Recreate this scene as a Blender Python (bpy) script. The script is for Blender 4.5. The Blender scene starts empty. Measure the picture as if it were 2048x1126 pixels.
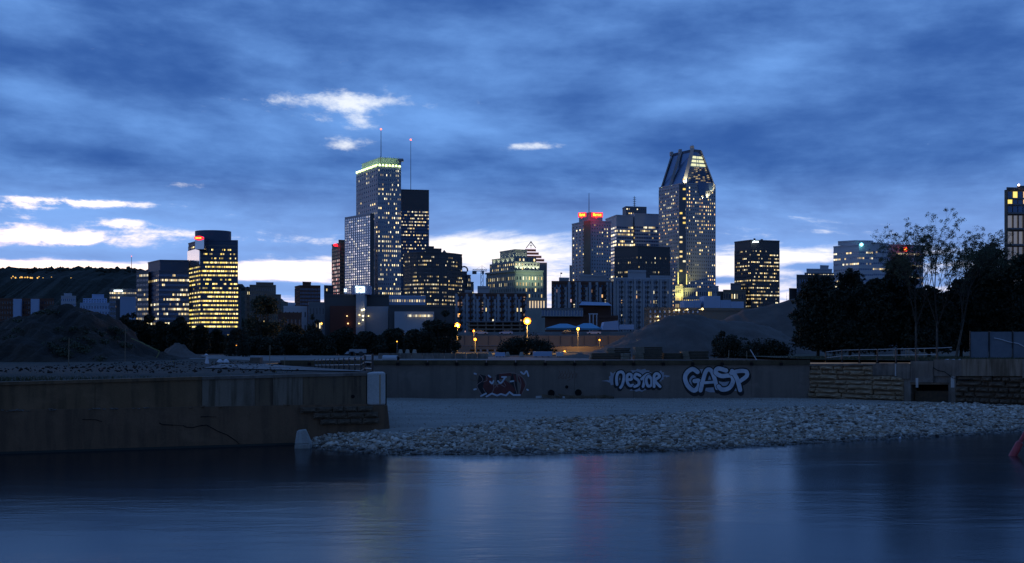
import bpy, math, random
import numpy as np
from mathutils import Vector, Matrix, noise as mnoise
from mathutils.geometry import tessellate_polygon

random.seed(7)
R = math.radians
SC = bpy.context.scene
COL = SC.collection

# ------------------------------------------------------------------ camera
F = 2160.0          # focal length in photo pixels
CAMZ = 6.3          # eye height above the water
HY = 690.0          # row of the horizon
cam_d = bpy.data.cameras.new('camera')
cam = bpy.data.objects.new('camera', cam_d)
COL.objects.link(cam)
cam.location = (0, 0, CAMZ)
cam.rotation_euler = (R(90), 0, 0)
cam_d.sensor_width = 36.0
cam_d.lens = F / 2048 * 36.0
cam_d.shift_y = (HY - 563) / 2048
cam_d.clip_start = 0.5
cam_d.clip_end = 20000
SC.camera = cam

# ------------------------------------------------------------------ view
SC.view_settings.view_transform = 'Standard'
SC.view_settings.look = 'None'
SC.view_settings.exposure = 0.0
SC.view_settings.gamma = 1.0
SC.view_settings.use_curve_mapping = False
SC.render.engine = 'CYCLES'
SC.cycles.use_denoising = True
SC.cycles.max_bounces = 5
SC.cycles.diffuse_bounces = 2
SC.cycles.glossy_bounces = 3
SC.cycles.transmission_bounces = 2
SC.cycles.sample_clamp_indirect = 4.0
SC.cycles.caustics_reflective = False
SC.cycles.caustics_refractive = False


# ------------------------------------------------------------------ node maths
class S:
    """A shader socket with arithmetic."""
    def __init__(self, nt, sock):
        self.nt, self.s = nt, sock

    def _op(self, op, *o, clamp=False):
        n = self.nt.nodes.new('ShaderNodeMath')
        n.operation = op
        n.use_clamp = clamp
        for i, v in enumerate((self,) + o):
            if isinstance(v, S):
                self.nt.links.new(v.s, n.inputs[i])
            else:
                n.inputs[i].default_value = v
        return S(self.nt, n.outputs[0])

    def __add__(self, o): return self._op('ADD', o)
    __radd__ = __add__
    def __sub__(self, o): return self._op('SUBTRACT', o)
    def __rsub__(self, o): return (self * -1.0) + o
    def __mul__(self, o): return self._op('MULTIPLY', o)
    __rmul__ = __mul__
    def __truediv__(self, o): return self._op('DIVIDE', o)
    def pow(self, o): return self._op('POWER', o)
    def max(self, o): return self._op('MAXIMUM', o)
    def min(self, o): return self._op('MINIMUM', o)
    def clamp(self): return self._op('ADD', 0.0, clamp=True)

    def step(self, a, b):
        n = self.nt.nodes.new('ShaderNodeMapRange')
        n.interpolation_type = 'SMOOTHSTEP'
        self.nt.links.new(self.s, n.inputs[0])
        n.inputs[1].default_value = a
        n.inputs[2].default_value = b
        return S(self.nt, n.outputs[0])


def vec(nt, x, y, z):
    n = nt.nodes.new('ShaderNodeCombineXYZ')
    for i, v in enumerate((x, y, z)):
        if isinstance(v, S):
            nt.links.new(v.s, n.inputs[i])
        else:
            n.inputs[i].default_value = v
    return n.outputs[0]


def noise(nt, v, scale=1.0, detail=4.0, rough=0.55, dist=0.0):
    n = nt.nodes.new('ShaderNodeTexNoise')
    if v is not None:
        nt.links.new(v, n.inputs['Vector'])
    n.inputs['Scale'].default_value = scale
    n.inputs['Detail'].default_value = detail
    n.inputs['Roughness'].default_value = rough
    n.inputs['Distortion'].default_value = dist
    return S(nt, n.outputs['Fac'])


def mix(nt, f, a, b):
    n = nt.nodes.new('ShaderNodeMix')
    n.data_type = 'RGBA'
    for i, v in ((0, f), (6, a), (7, b)):
        if isinstance(v, S):
            nt.links.new(v.s, n.inputs[i])
        elif hasattr(v, 'is_linked'):
            nt.links.new(v, n.inputs[i])
        elif i == 0:
            n.inputs[i].default_value = v
        else:
            n.inputs[i].default_value = (*v[:3], 1)
    return n.outputs[2]


# ------------------------------------------------------------------ world: dusk overcast with breaks
def sky_dir(px, py):
    k = (px - 1024) / F
    a = math.atan(k)
    return a, math.atan((HY - py) / F * math.cos(a))


world = bpy.data.worlds.new('World')
SC.world = world
world.use_nodes = True
nt = world.node_tree
nt.nodes.clear()
tc = nt.nodes.new('ShaderNodeTexCoord')
sp = nt.nodes.new('ShaderNodeSeparateXYZ')
nt.links.new(tc.outputs['Generated'], sp.inputs[0])
x, y, z = (S(nt, sp.outputs[i]) for i in range(3))
az = x._op('ARCTAN2', y)
el = z._op('ARCSINE')
q = (z.max(0.0) + 0.07).pow(-1.0)
cx, cy = x * q, y * q
warp = noise(nt, vec(nt, cx * 0.5, cy * 0.5, 3.0), 1.0, 1)
big = noise(nt, vec(nt, cx * 0.42 + warp * 0.5, cy * 0.62 + warp * 0.6 + cx * 0.10, 1.7), 1.0, 5, 0.5)
fine = noise(nt, vec(nt, cx * 1.1 + warp, cy * 2.2 + warp * 1.2, 9.1), 1.0, 7, 0.58)
wisp = noise(nt, vec(nt, az * 9.0 + warp * 2.0, el * 75.0 + warp * 4.0, 4.4), 1.0, 6, 0.6)
lace = noise(nt, vec(nt, az * 38.0 + warp * 3.0, el * 85.0, 7.4), 1.0, 7, 0.65)


def bump(px, py, wx, wy, amp, tilt=0.0):
    a0, e0 = sky_dir(px, py)
    sa, se = wx / F, wy / F
    da = az - a0
    de = el - e0 - (da * tilt if tilt else 0.0)
    da, de = da * (1 / sa), de * (1 / se)
    r = (da * da + de * de) * -1.0
    return r._op('EXPONENT') * amp


puff = noise(nt, vec(nt, az * 6.0 + warp * .8, el * 19.0 + warp * 1.0 + az * .8, 2.2), 1.0, 8, 0.55, 0.0)
puff2 = noise(nt, vec(nt, az * 17.0 + warp * .8, el * 40.0 + warp * 1.0 + az * 1.5, 6.2), 1.0, 7, 0.58, 0.0)
tone = big * 0.38 + fine * 0.20 + puff * 0.66 + puff2 * 0.34 - 0.36
# the broad dark and pale masses of this evening's cloud
for b in ((300, 120, 330, 70, -.16, .10), (1300, 270, 260, 48, -.12, -.1), (1950, 110, 200, 60, -.13, -.2),
          (420, 350, 330, 55, -.12, 0), (60, 175, 110, 28, .13, 0), (980, 110, 300, 60, .03, 0),
          (700, 240, 230, 60, .24, 0), (150, 455, 330, 60, .14, 0), (1075, 300, 110, 26, .12, 0), (30, 30, 90, 60, .12, 0), (1000, 200, 220, 40, -.06, 0),
          (1650, 60, 300, 45, .05, .1), (1350, 215, 140, 22, .10, 0), (1700, 330, 300, 40, -.04, -.2),
          (100, 265, 300, 20, .10, -.1), (1060, 370, 300, 36, -.03, 0), (1750, 420, 420, 45, .06, 0)):
    tone = tone + bump(*b)
low = (el * -1.0 + 0.15).max(0.0) * 1.2
tone = tone + low

# gap at the horizon where the evening shows through
edge = (el * -1.0 + sky_dir(1024, 505)[1] + az.step(-.45, -.62) * 0.035) * 14.0
gap = edge + (wisp - 0.5) * 2.6 + (lace - 0.5) * 1.3 + (fine - 0.5) * 0.6
break_ = lace * 2.6 - 0.30
gpos = None
for b in ((1010, 505, 170, 40, 1.1), (900, 500, 110, 30, .5), (1500, 525, 110, 48, .9), (1620, 520, 90, 28, .4),
          (570, 540, 130, 26, 1.2), (80, 540, 330, 16, .9), (150, 405, 150, 9, 1.5), (50, 412, 80, 13, .8),
          (240, 447, 50, 8, 1.4), (100, 475, 115, 14, 1.5), (20, 440, 60, 14, .7), (330, 465, 90, 8, .6),
          (560, 577, 160, 16, -1.5), (955, 560, 60, 13, -1.7), (1440, 560, 90, 7, -.9), (1620, 535, 80, 10, -1.2),
          (1700, 555, 260, 10, -.5), (560, 480, 200, 12, .35), (250, 512, 330, 9, -1.1), (500, 497, 140, 10, -.7),
          (1500, 470, 260, 9, .2)):
    if b[4] > 0 and b[1] < 500: gpos = bump(*b) if gpos is None else gpos + bump(*b)
    else: gap = gap + bump(*b)
gap = gap + gpos * break_
gapm = gap.step(0.0, 1.15)
tone = tone + gap.step(-1.3, 0.9) * 0.20
cloud = mix(nt, tone.step(0.20, 0.90), (0.034, 0.110, 0.375), (0.195, 0.43, 0.94))
cloud = mix(nt, el.step(0.165, 0.075) * 0.46, cloud, (0.33, 0.50, 0.93))

# broken holes higher up
hole = (lace - 0.5) * 3.4 + (wisp - .5) * .4 - 0.95
for b in ((690, 205, 95, 20, 1.45), (755, 200, 50, 18, .75, .15), (570, 202, 34, 13, 1.0), (715, 240, 26, 22, 1.0),
          (690, 288, 42, 14, 1.35), (1075, 292, 62, 9, 1.75), (372, 370, 40, 7, 1.1), (470, 197, 70, 8, .6),
          (850, 212, 60, 8, .5), (660, 235, 150, 55, .35)):
    hole = hole + bump(*b)
holem = hole.step(-0.35, 1.25)
nish = nt.nodes.new('ShaderNodeTexSky')
nish.sky_type = 'NISHITA'
nish.sun_disc = False
nish.sun_elevation = R(1.5)
nish.sun_rotation = R(-35)
sun_side = (az + R(25))._op('COSINE')
west = sun_side.step(-0.7, 0.75)
gapc = mix(nt, el.step(0.02, 0.16), (1.20, 1.10, 1.16), (0.86, 0.92, 1.02))
gapc2 = nt.nodes.new('ShaderNodeMix')
gapc2.data_type = 'RGBA'
gapc2.blend_type = 'ADD'
gapc2.inputs[0].default_value = 0.05
nt.links.new(gapc, gapc2.inputs[6])
nt.links.new(nish.outputs[0], gapc2.inputs[7])
m = (gapm * west).max(holem * 0.9)
skyc = mix(nt, m.clamp(), cloud, gapc2.outputs[2])
# the sky opposite the sunset is dimmer; the same beneath the horizon
dimf = (west * 0.35 + 0.65) * (el.step(-0.02, 0.0) * 1.0)
bg = nt.nodes.new('ShaderNodeBackground')
mulv = nt.nodes.new('ShaderNodeVectorMath')
mulv.operation = 'SCALE'
nt.links.new(skyc, mulv.inputs[0])
nt.links.new(dimf.s, mulv.inputs['Scale'])
nt.links.new(mulv.outputs[0], bg.inputs[0])
bg.inputs[1].default_value = 1.0
wo = nt.nodes.new('ShaderNodeOutputWorld')
nt.links.new(bg.outputs[0], wo.inputs[0])

# the last warm light from beyond the left edge of the skyline, almost gone
sun_d = bpy.data.lights.new('sun', 'SUN')
sun_d.energy = 0.03
sun_d.angle = R(12)
sun_d.color = (1, .88, .8)
sun = bpy.data.objects.new('sun', sun_d)
COL.objects.link(sun)
sun.rotation_euler = Vector((math.sin(R(35)), -math.cos(R(35)), -0.05)).to_track_quat('-Z', 'Y').to_euler()


# ------------------------------------------------------------------ helpers
def X(px, d): return (px - 1024) * d / F
def Z(py, d): return CAMZ - (py - HY) * d / F
def at(px, py, d): return Vector((X(px, d), d, Z(py, d)))


def tag(o, label=None, cat=None, group=None, kind=None):
    if label: o['label'] = label
    if cat: o['category'] = cat
    if group: o['group'] = group
    if kind: o['kind'] = kind
    return o


def thing(name, label, cat, loc=(0, 0, 0), group=None):
    o = bpy.data.objects.new(name, None)
    COL.objects.link(o)
    o.location = loc
    o.empty_display_size = 0.5
    return tag(o, label, cat, group)


def root_of(o):
    while o.parent is not None:
        o = o.parent
    return o


class MB:
    """Collects faces in world coordinates and links them as one mesh object."""
    def __init__(s):
        s.v, s.f, s.c = [], [], []

    def face(s, pts, col=None):
        n = len(s.v)
        s.v += [tuple(p) for p in pts]
        s.f.append(tuple(range(n, n + len(pts))))
        s.c.append(col)

    def box(s, x0, x1, y0, y1, z0, z1):
        s.prism([(x0, y0), (x1, y0), (x1, y1), (x0, y1)], z0, z1)

    def prism(s, poly, z0, z1, col=None):
        a = sum(poly[i][0] * poly[(i + 1) % len(poly)][1] - poly[(i + 1) % len(poly)][0] * poly[i][1] for i in range(len(poly)))
        if a < 0: poly = poly[::-1]
        n, k = len(s.v), len(poly)
        z0s = z0 if hasattr(z0, '__len__') else [z0] * k
        z1s = z1 if hasattr(z1, '__len__') else [z1] * k
        s.v += [(p[0], p[1], q) for p, q in zip(poly, z0s)] + [(p[0], p[1], q) for p, q in zip(poly, z1s)]
        s.f.append(tuple(range(n + k - 1, n - 1, -1)))
        s.f.append(tuple(range(n + k, n + 2 * k)))
        s.c += [col, col]
        for i in range(k):
            j = (i + 1) % k
            s.f.append((n + i, n + j, n + k + j, n + k + i))
            s.c.append(col)

    def hull(s, lo, hi):
        """Solid between two rings of points (same count)."""
        n, k = len(s.v), len(lo)
        s.v += [tuple(p) for p in lo] + [tuple(p) for p in hi]
        s.f += [tuple(range(n + k - 1, n - 1, -1)), tuple(range(n + k, n + 2 * k))]
        s.f += [(n + i, n + (i + 1) % k, n + k + (i + 1) % k, n + k + i) for i in range(k)]
        s.c += [None] * (k + 2)

    def seg(s, p0, p1, w, z0, z1, off=0.0):
        """Upright slab along p0-p1, off..off+w in front of it (towards the camera)."""
        nx, ny = normal(p0, p1)
        a = (p0[0] + nx * off, p0[1] + ny * off)
        b = (p1[0] + nx * off, p1[1] + ny * off)
        c = (b[0] + nx * w, b[1] + ny * w)
        d = (a[0] + nx * w, a[1] + ny * w)
        s.prism([a, b, c, d], z0, z1)

    def tube(s, p0, p1, r0, r1=None, n=8):
        r1 = r0 if r1 is None else r1
        p0, p1 = Vector(p0), Vector(p1)
        d = (p1 - p0)
        if d.length < 1e-6: return
        d.normalize()
        u = d.orthogonal().normalized()
        w = d.cross(u)
        ring = [(math.cos(2 * math.pi * i / n), math.sin(2 * math.pi * i / n)) for i in range(n)]
        s.hull([p0 + (u * a + w * b) * r0 for a, b in ring], [p1 + (u * a + w * b) * r1 for a, b in ring])

    def lathe(s, c, prof, n=12):
        """prof: list of (radius, z) from bottom to top."""
        b = len(s.v)
        for r, zz in prof:
            for i in range(n):
                t = 2 * math.pi * i / n
                s.v.append((c[0] + r * math.cos(t), c[1] + r * math.sin(t), c[2] + zz))
        for k in range(len(prof) - 1):
            for i in range(n):
                j = (i + 1) % n
                s.f.append((b + k * n + i, b + k * n + j, b + (k + 1) * n + j, b + (k + 1) * n + i))
                s.c.append(None)
        s.f.append(tuple(b + i for i in range(n))[::-1])
        e = b + (len(prof) - 1) * n
        s.f.append(tuple(e + i for i in range(n)))
        s.c += [None, None]

    def build(s, name, mat, parent=None, smooth=False, **tags):
        me = bpy.data.meshes.new(name)
        org = Vector((0, 0, 0)) if parent is None else root_of(parent).location
        me.from_pydata([(a - org[0], b - org[1], c - org[2]) for a, b, c in s.v], [], s.f)
        if any(c is not None for c in s.c):
            at_ = me.attributes.new('glow', 'FLOAT_COLOR', 'CORNER')
            data = []
            for f, c in zip(s.f, s.c):
                c = c or (0, 0, 0)
                data += [c[0], c[1], c[2], 1.0] * len(f)
            at_.data.foreach_set('color', data)
        if smooth:
            me.polygons.foreach_set('use_smooth', [True] * len(me.polygons))
        me.materials.append(mat)
        o = bpy.data.objects.new(name, me)
        COL.objects.link(o)
        if parent is not None: o.parent = parent
        return tag(o, **tags)


def normal(p0, p1):
    dx, dy = p1[0] - p0[0], p1[1] - p0[1]
    L = math.hypot(dx, dy) or 1
    nx, ny = dy / L, -dx / L
    if nx * (p0[0] + p1[0]) + ny * (p0[1] + p1[1]) > 0: nx, ny = -nx, -ny
    return nx, ny


def np_obj(name, V, faces_n, mat, parent=None, **tags):
    """V: (n*k,3) array; consecutive k vertices make a face."""
    k = faces_n
    n = len(V) // k
    me = bpy.data.meshes.new(name)
    if parent is not None: V = V - np.array(root_of(parent).location)
    me.vertices.add(n * k)
    me.vertices.foreach_set('co', V.astype(np.float32).ravel())
    me.loops.add(n * k)
    me.loops.foreach_set('vertex_index', np.arange(n * k, dtype=np.int32))
    me.polygons.add(n)
    me.polygons.foreach_set('loop_start', np.arange(0, n * k, k, dtype=np.int32))
    me.polygons.foreach_set('loop_total', np.full(n, k, dtype=np.int32))
    me.update()
    me.materials.append(mat)
    o = bpy.data.objects.new(name, me)
    COL.objects.link(o)
    if parent is not None: o.parent = parent
    return tag(o, **tags)


# ------------------------------------------------------------------ materials
MATS = {}


def pmat(name, col, rough=0.8, metal=0.0, col2=None, scale=2.0, stretch=(1, 1, 1), bump=0.0, bscale=None, spec=0.5, coord='Object'):
    """Plain surface: one or two real colours mixed by noise, fine relief."""
    if name in MATS: return MATS[name]
    m = bpy.data.materials.new(name)
    m.use_nodes = True
    nt = m.node_tree
    b = nt.nodes['Principled BSDF']
    b.inputs['Roughness'].default_value = rough
    b.inputs['Metallic'].default_value = metal
    b.inputs['Specular IOR Level'].default_value = spec
    b.inputs['Base Color'].default_value = (*col, 1)
    if col2 or bump:
        t = nt.nodes.new('ShaderNodeTexCoord')
        mp = nt.nodes.new('ShaderNodeMapping')
        nt.links.new(t.outputs[coord], mp.inputs[0])
        mp.inputs['Scale'].default_value = stretch
        if col2:
            f = noise(nt, mp.outputs[0], scale, 6, 0.6)
            nt.links.new(mix(nt, f.step(0.35, 0.68), col, col2), b.inputs['Base Color'])
        if bump:
            f = noise(nt, mp.outputs[0], bscale or scale * 6, 5, 0.6)
            bn = nt.nodes.new('ShaderNodeBump')
            bn.inputs['Strength'].default_value = 0.8
            bn.inputs['Distance'].default_value = bump
            nt.links.new(f.s, bn.inputs['Height'])
            nt.links.new(bn.outputs[0], b.inputs['Normal'])
    MATS[name] = m
    return m


def glass(name, col, rough=0.12, metal=0.0, spec=0.8, k=1.0):
    """Window panes; the lamps behind them come from the per-pane colour 'glow'."""
    if name in MATS: return MATS[name]
    m = pmat(name, col, rough, metal, spec=spec)
    nt = m.node_tree
    b = nt.nodes['Principled BSDF']
    a = nt.nodes.new('ShaderNodeAttribute')
    a.attribute_name = 'glow'
    nt.links.new(a.outputs['Color'], b.inputs['Emission Color'])
    b.inputs['Emission Strength'].default_value = k
    m.cycles.emission_sampling = 'NONE'
    return m


def emit(name, col, k, sample=True):
    if name in MATS: return MATS[name]
    m = bpy.data.materials.new(name)
    m.use_nodes = True
    b = m.node_tree.nodes['Principled BSDF']
    b.inputs['Base Color'].default_value = (*[min(1, c) * .5 for c in col], 1)
    b.inputs['Emission Color'].default_value = (*col, 1)
    b.inputs['Emission Strength'].default_value = k
    if not sample: m.cycles.emission_sampling = 'NONE'
    MATS[name] = m
    return m

# ------------------------------------------------------------------ the setting: water, shore, ground, hill
QZ = 4.5
PIER_A, PIER_B = (-29.9, 63.0), (-8.3, 71.0)
FARY = 110.0
RW_A, RW_B = (30.35, 110.0), (45.04, 95.0)


def shore_y(xx):
    pts = [(-60, 90), (-14.6, 76), (-13.3, 68.4), (-12.4, 66.6), (-11.4, 65.2), (-7.0, 62.6), (-.7, 62.1), (8.2, 63.9), (14.8, 67.0), (22.1, 70.9), (30.3, 74.8), (37.5, 79.1), (44, 81), (60, 84), (120, 92)]
    for (a, b), (c, d) in zip(pts, pts[1:]):
        if xx <= c: return b + (d - b) * (xx - a) / (c - a)
    return pts[-1][1]


def ground_z(xx, yy):
    s = yy - shore_y(xx) + 0.5 * mnoise.noise(Vector((xx * .35, yy * .2, 0)))
    if s < 0: return max(-1.4, s * 0.22)
    z_ = 1.02 * (1 - math.exp(-s / 4.6))
    z_ += 0.10 * mnoise.noise(Vector((xx * .22, yy * .3, 3.))) * min(1, s / 4)
    return z_ - 0.004 * max(0, s - 12)


def rock_limit(xx):
    """how far up the shore (y) the coarse stones go"""
    pts = [(-16, 68.2), (-10, 70.5), (-7, 68.5), (-.9, 76), (10.7, 84), (22, 92), (33, 98), (45, 100), (100, 110)]
    for (a, b), (c, d) in zip(pts, pts[1:]):
        if xx <= c: return b + (d - b) * (xx - a) / (c - a)
    return 100


# water
mw = bpy.data.materials.new('canal water')
mw.use_nodes = True
nt = mw.node_tree
b = nt.nodes['Principled BSDF']
b.inputs['Base Color'].default_value = (0.004, 0.008, 0.014, 1)
b.inputs['Roughness'].default_value = 0.17
b.inputs['Specular IOR Level'].default_value = 0.42
b.inputs['IOR'].default_value = 1.33
tcn = nt.nodes.new('ShaderNodeTexCoord')
mp = nt.nodes.new('ShaderNodeMapping')
nt.links.new(tcn.outputs['Object'], mp.inputs[0])
mp.inputs['Rotation'].default_value = (0, 0, R(9))
mp.inputs['Scale'].default_value = (0.35, 1.0, 1)
n1 = noise(nt, mp.outputs[0], 1.1, 5, 0.62, 0.4)
n2 = noise(nt, mp.outputs[0], 0.16, 2, 0.5)
n3 = noise(nt, mp.outputs[0], 5.0, 3, 0.6)
h = n1 * (n2.step(.35, .65) * 1.1 + .15) + n3 * 0.04
bn = nt.nodes.new('ShaderNodeBump')
bn.inputs['Strength'].default_value = 1.0
bn.inputs['Distance'].default_value = 0.022
nt.links.new(h.s, bn.inputs['Height'])
nt.links.new(bn.outputs[0], b.inputs['Normal'])
mbw = MB()
mbw.face([(-400, -80, 0), (400, -80, 0), (400, 100, 0), (-400, 100, 0)])
mbw.build('water', mw, kind='structure')

# shore: fine gravel sheet, coarse stones on it
m_grav = pmat('shore gravel', (.26, .23, .19), 0.95, col2=(.34, .30, .25), scale=.5, stretch=(.35, 1, 1), bump=0.012, bscale=16)
xs = np.arange(-34, 92, 0.9)
ys = np.arange(52, 111.1, 0.8)
V = [(a, c, ground_z(a, c)) for c in ys for a in xs]
nx_ = len(xs)
Fc = [(j * nx_ + i, j * nx_ + i + 1, (j + 1) * nx_ + i + 1, (j + 1) * nx_ + i) for j in range(len(ys) - 1) for i in range(nx_ - 1)]
me = bpy.data.meshes.new('shore')
me.from_pydata(V, [], Fc)
me.polygons.foreach_set('use_smooth', [True] * len(Fc))
me.materials.append(m_grav)
o = bpy.data.objects.new('shore', me)
COL.objects.link(o)
tag(o, kind='structure')

# icosahedron used for every loose stone
_t = (1 + 5 ** .5) / 2
ICO_V = np.array([(-1, _t, 0), (1, _t, 0), (-1, -_t, 0), (1, -_t, 0), (0, -1, _t), (0, 1, _t), (0, -1, -_t), (0, 1, -_t), (_t, 0, -1), (_t, 0, 1), (-_t, 0, -1), (-_t, 0, 1)]) / math.sqrt(1 + _t * _t)
ICO_F = np.array([(0, 11, 5), (0, 5, 1), (0, 1, 7), (0, 7, 10), (0, 10, 11), (1, 5, 9), (5, 11, 4), (11, 10, 2), (10, 7, 6), (7, 1, 8), (3, 9, 4), (3, 4, 2), (3, 2, 6), (3, 6, 8), (3, 8, 9), (4, 9, 5), (2, 4, 11), (6, 2, 10), (8, 6, 7), (9, 8, 1)])


def stones(name, pts, sizes, mat, flat=0.6, seed=1, **tags):
    rng = np.random.default_rng(seed)
    n = len(pts)
    sh = ICO_V[None] * rng.uniform(.62, 1.25, (n, 12, 1))
    sc = sizes[:, None] * np.stack([rng.uniform(.8, 1.5, n), rng.uniform(.6, 1.1, n), rng.uniform(flat * .6, flat * 1.3, n)], 1)
    sh = sh * sc[:, None]
    # tumble
    tilt = rng.normal(0, .45, (n, 2))
    ca, sa = np.cos(tilt[:, 0]), np.sin(tilt[:, 0])
    yv = sh[..., 1] * ca[:, None] - sh[..., 2] * sa[:, None]
    zv = sh[..., 1] * sa[:, None] + sh[..., 2] * ca[:, None]
    sh[..., 1], sh[..., 2] = yv, zv
    a = rng.uniform(0, 6.283, n)
    ca, sa = np.cos(a), np.sin(a)
    xv = sh[..., 0] * ca[:, None] - sh[..., 1] * sa[:, None]
    yv = sh[..., 0] * sa[:, None] + sh[..., 1] * ca[:, None]
    sh[..., 0], sh[..., 1] = xv, yv
    sh += pts[:, None]
    V = sh.reshape(-1, 3)
    Fi = (ICO_F[None] + (np.arange(n) * 12)[:, None, None]).reshape(-1)
    me = bpy.data.meshes.new(name)
    me.vertices.add(len(V))
    me.vertices.foreach_set('co', V.astype(np.float32).ravel())
    me.loops.add(len(Fi))
    me.loops.foreach_set('vertex_index', Fi.astype(np.int32))
    me.polygons.add(n * 20)
    me.polygons.foreach_set('loop_start', np.arange(0, n * 60, 3, dtype=np.int32))
    me.polygons.foreach_set('loop_total', np.full(n * 20, 3, dtype=np.int32))
    me.update()
    me.materials.append(mat)
    o = bpy.data.objects.new(name, me)
    COL.objects.link(o)
    return tag(o, **tags)


def island_mat(name, cols, rough=0.9):
    if name in MATS: return MATS[name]
    m = bpy.data.materials.new(name)
    m.use_nodes = True
    nt = m.node_tree
    b = nt.nodes['Principled BSDF']
    b.inputs['Roughness'].default_value = rough
    g = nt.nodes.new('ShaderNodeNewGeometry')
    cr = nt.nodes.new('ShaderNodeValToRGB')
    cr.color_ramp.interpolation = 'CONSTANT'
    while len(cr.color_ramp.elements) < len(cols): cr.color_ramp.elements.new(0.5)
    for i, (e, c) in enumerate(zip(cr.color_ramp.elements, cols)):
        e.position = i / len(cols)
        e.color = (*c, 1)
    nt.links.new(g.outputs['Random Per Island'], cr.inputs[0])
    nt.links.new(cr.outputs[0], b.inputs['Base Color'])
    MATS[name] = m
    return m


m_rock = island_mat('shore stone', [(.33, .26, .19), (.44, .36, .29), (.52, .44, .35), (.12, .09, .065), (.32, .22, .14), (.66, .58, .48), (.40, .34, .28)])
rng = np.random.default_rng(3)
pts, sz = [], []
n_try = 0
while len(pts) < 52000:
    n_try += 1
    xx = rng.uniform(-14.2, 50)
    y0, y1 = shore_y(xx) - 1.0, rock_limit(xx)
    yy = y0 + (y1 - y0) * rng.random()
    if rng.random() > (y1 - y0) / 26: continue
    wall_y = 63 + (xx + 29.9) * .3704 if xx < -8.1 else 200
    if yy > wall_y - .2: continue
    if xx > 30 and yy > 110 - (xx - 30.35) * 1.024 - .4: continue
    fade = (yy - y0) / (y1 - y0)
    if fade > .6 and rng.random() < (fade - .6) * 2.3: continue
    s = rng.choice([.055, .08, .11, .16, .24], p=[.36, .36, .20, .065, .015])
    pts.append((xx, yy, ground_z(xx, yy) + s * .22))
    sz.append(s)
wet_ = np.array([p[1] - shore_y(p[0]) < .55 + .25 * math.sin(p[0] * 1.7) for p in pts])
stones('wet_gravel', np.array(pts)[wet_], np.array(sz)[wet_], island_mat('wet stone', [(.10, .075, .05), (.14, .11, .085), (.05, .038, .028), (.18, .15, .12)], .35), seed=15, label='dark wet stones in the narrow band along the waterline', cat='gravel', kind='stuff')
stones('gravel', np.array(pts)[~wet_], np.array(sz)[~wet_], m_rock, seed=5, label='coarse grey and brown stones heaped along the water edge', cat='gravel', kind='stuff')
pts, sz = [], []
while len(pts) < 9000:
    xx = rng.uniform(-12, 45)
    yy = rng.uniform(rock_limit(xx) - 4, 109.8)
    if xx > 30 and yy > 110 - (xx - 30.35) * 1.024 - .3: continue
    if xx < -8.1 and yy < 72: continue
    s = rng.uniform(.02, .05)
    pts.append((xx, yy, ground_z(xx, yy) + s * .2))
    sz.append(s)
stones('pebbles', np.array(pts), np.array(sz), m_rock, seed=6, label='small pebbles scattered over the smooth gravel flat', cat='pebbles', kind='stuff')

# quay-level ground to the horizon, with the basin cut out of it
m_gnd = pmat('packed earth', (.045, .038, .027), .95, col2=(.022, .024, .015), scale=.12, bump=.06, bscale=3)
outline = [(-6000, -60, QZ - .4), (-180, 7.3, QZ - .4), (-70, 48.1, QZ - .4), (-29.9, 63.0, 4.09), (-8.3, 71, 4.44), (-8.9, 73, 4.45), (-23.6, 103, QZ),
           (-23.6, FARY, QZ), (RW_A[0], FARY, QZ), (RW_B[0], RW_B[1], 4.8), (62, 78, 4.8), (140, 0, 4.8), (6000, -60, 4.8), (6000, 9000, 4.5), (-6000, 9000, 4.5)]
tri = tessellate_polygon([[Vector((a, c, 0)) for a, c, _ in outline]])
me = bpy.data.meshes.new('ground')
_cut = [(a + (.4 if i in (5, 6) else 0) * -1, c + .55, z_) for i, (a, c, z_) in enumerate(outline[:9])]
_n = len(outline)
me.from_pydata(outline + [(a, c, z_ - .06) for a, c, z_ in _cut] + [(a, c, -3) for a, c, _ in _cut], [], [tuple(t) for t in tri] + [(_n + i, _n + i + 1, _n + 10 + i, _n + 9 + i) for i in range(8)])
me.materials.append(m_gnd)
o = bpy.data.objects.new('ground', me)
COL.objects.link(o)
tag(o, kind='structure')

m_path = pmat('pale gravel road', (.24, .23, .215), .95, col2=(.08, .075, .07), scale=.25, bump=.03, bscale=5)


def sheet(name, poly, zz, mat, **tags):
    m_ = MB()
    for t in tessellate_polygon([[Vector((a, c, 0)) for a, c in poly]]):
        m_.face([(poly[i][0], poly[i][1], zz) for i in t])
    return m_.build(name, mat, **tags)


sheet('road', [(-60, 150), (-38, 138), (-24, 117), (-23.4, 111.5), (28, 111.5), (30, 118), (6, 152), (-10, 175), (-60, 190)], QZ + .02, m_path, kind='structure')
sheet('path', [(-24, 84), (-15, 76.5), (-9.6, 72.9), (-22.8, 100), (-27, 100)], QZ + .03, m_path, kind='structure')
m_grass = pmat('short grass', (.035, .05, .018), .95, col2=(.09, .075, .05), scale=.5, bump=.05, bscale=8)
sheet('lawn', [(31, 111), (45, 97.5), (75, 70), (120, 70), (120, 170), (31, 170)], 4.83, m_grass, kind='structure')


# hill
def hill_top(px):
    pts = [(-900, 560), (-300, 548), (0, 543), (150, 542), (280, 545), (420, 560), (520, 590), (600, 630), (700, 670)]
    for (a, b_), (c, d) in zip(pts, pts[1:]):
        if px <= c: return b_ + (d - b_) * (px - a) / (c - a)
    return 690


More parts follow.
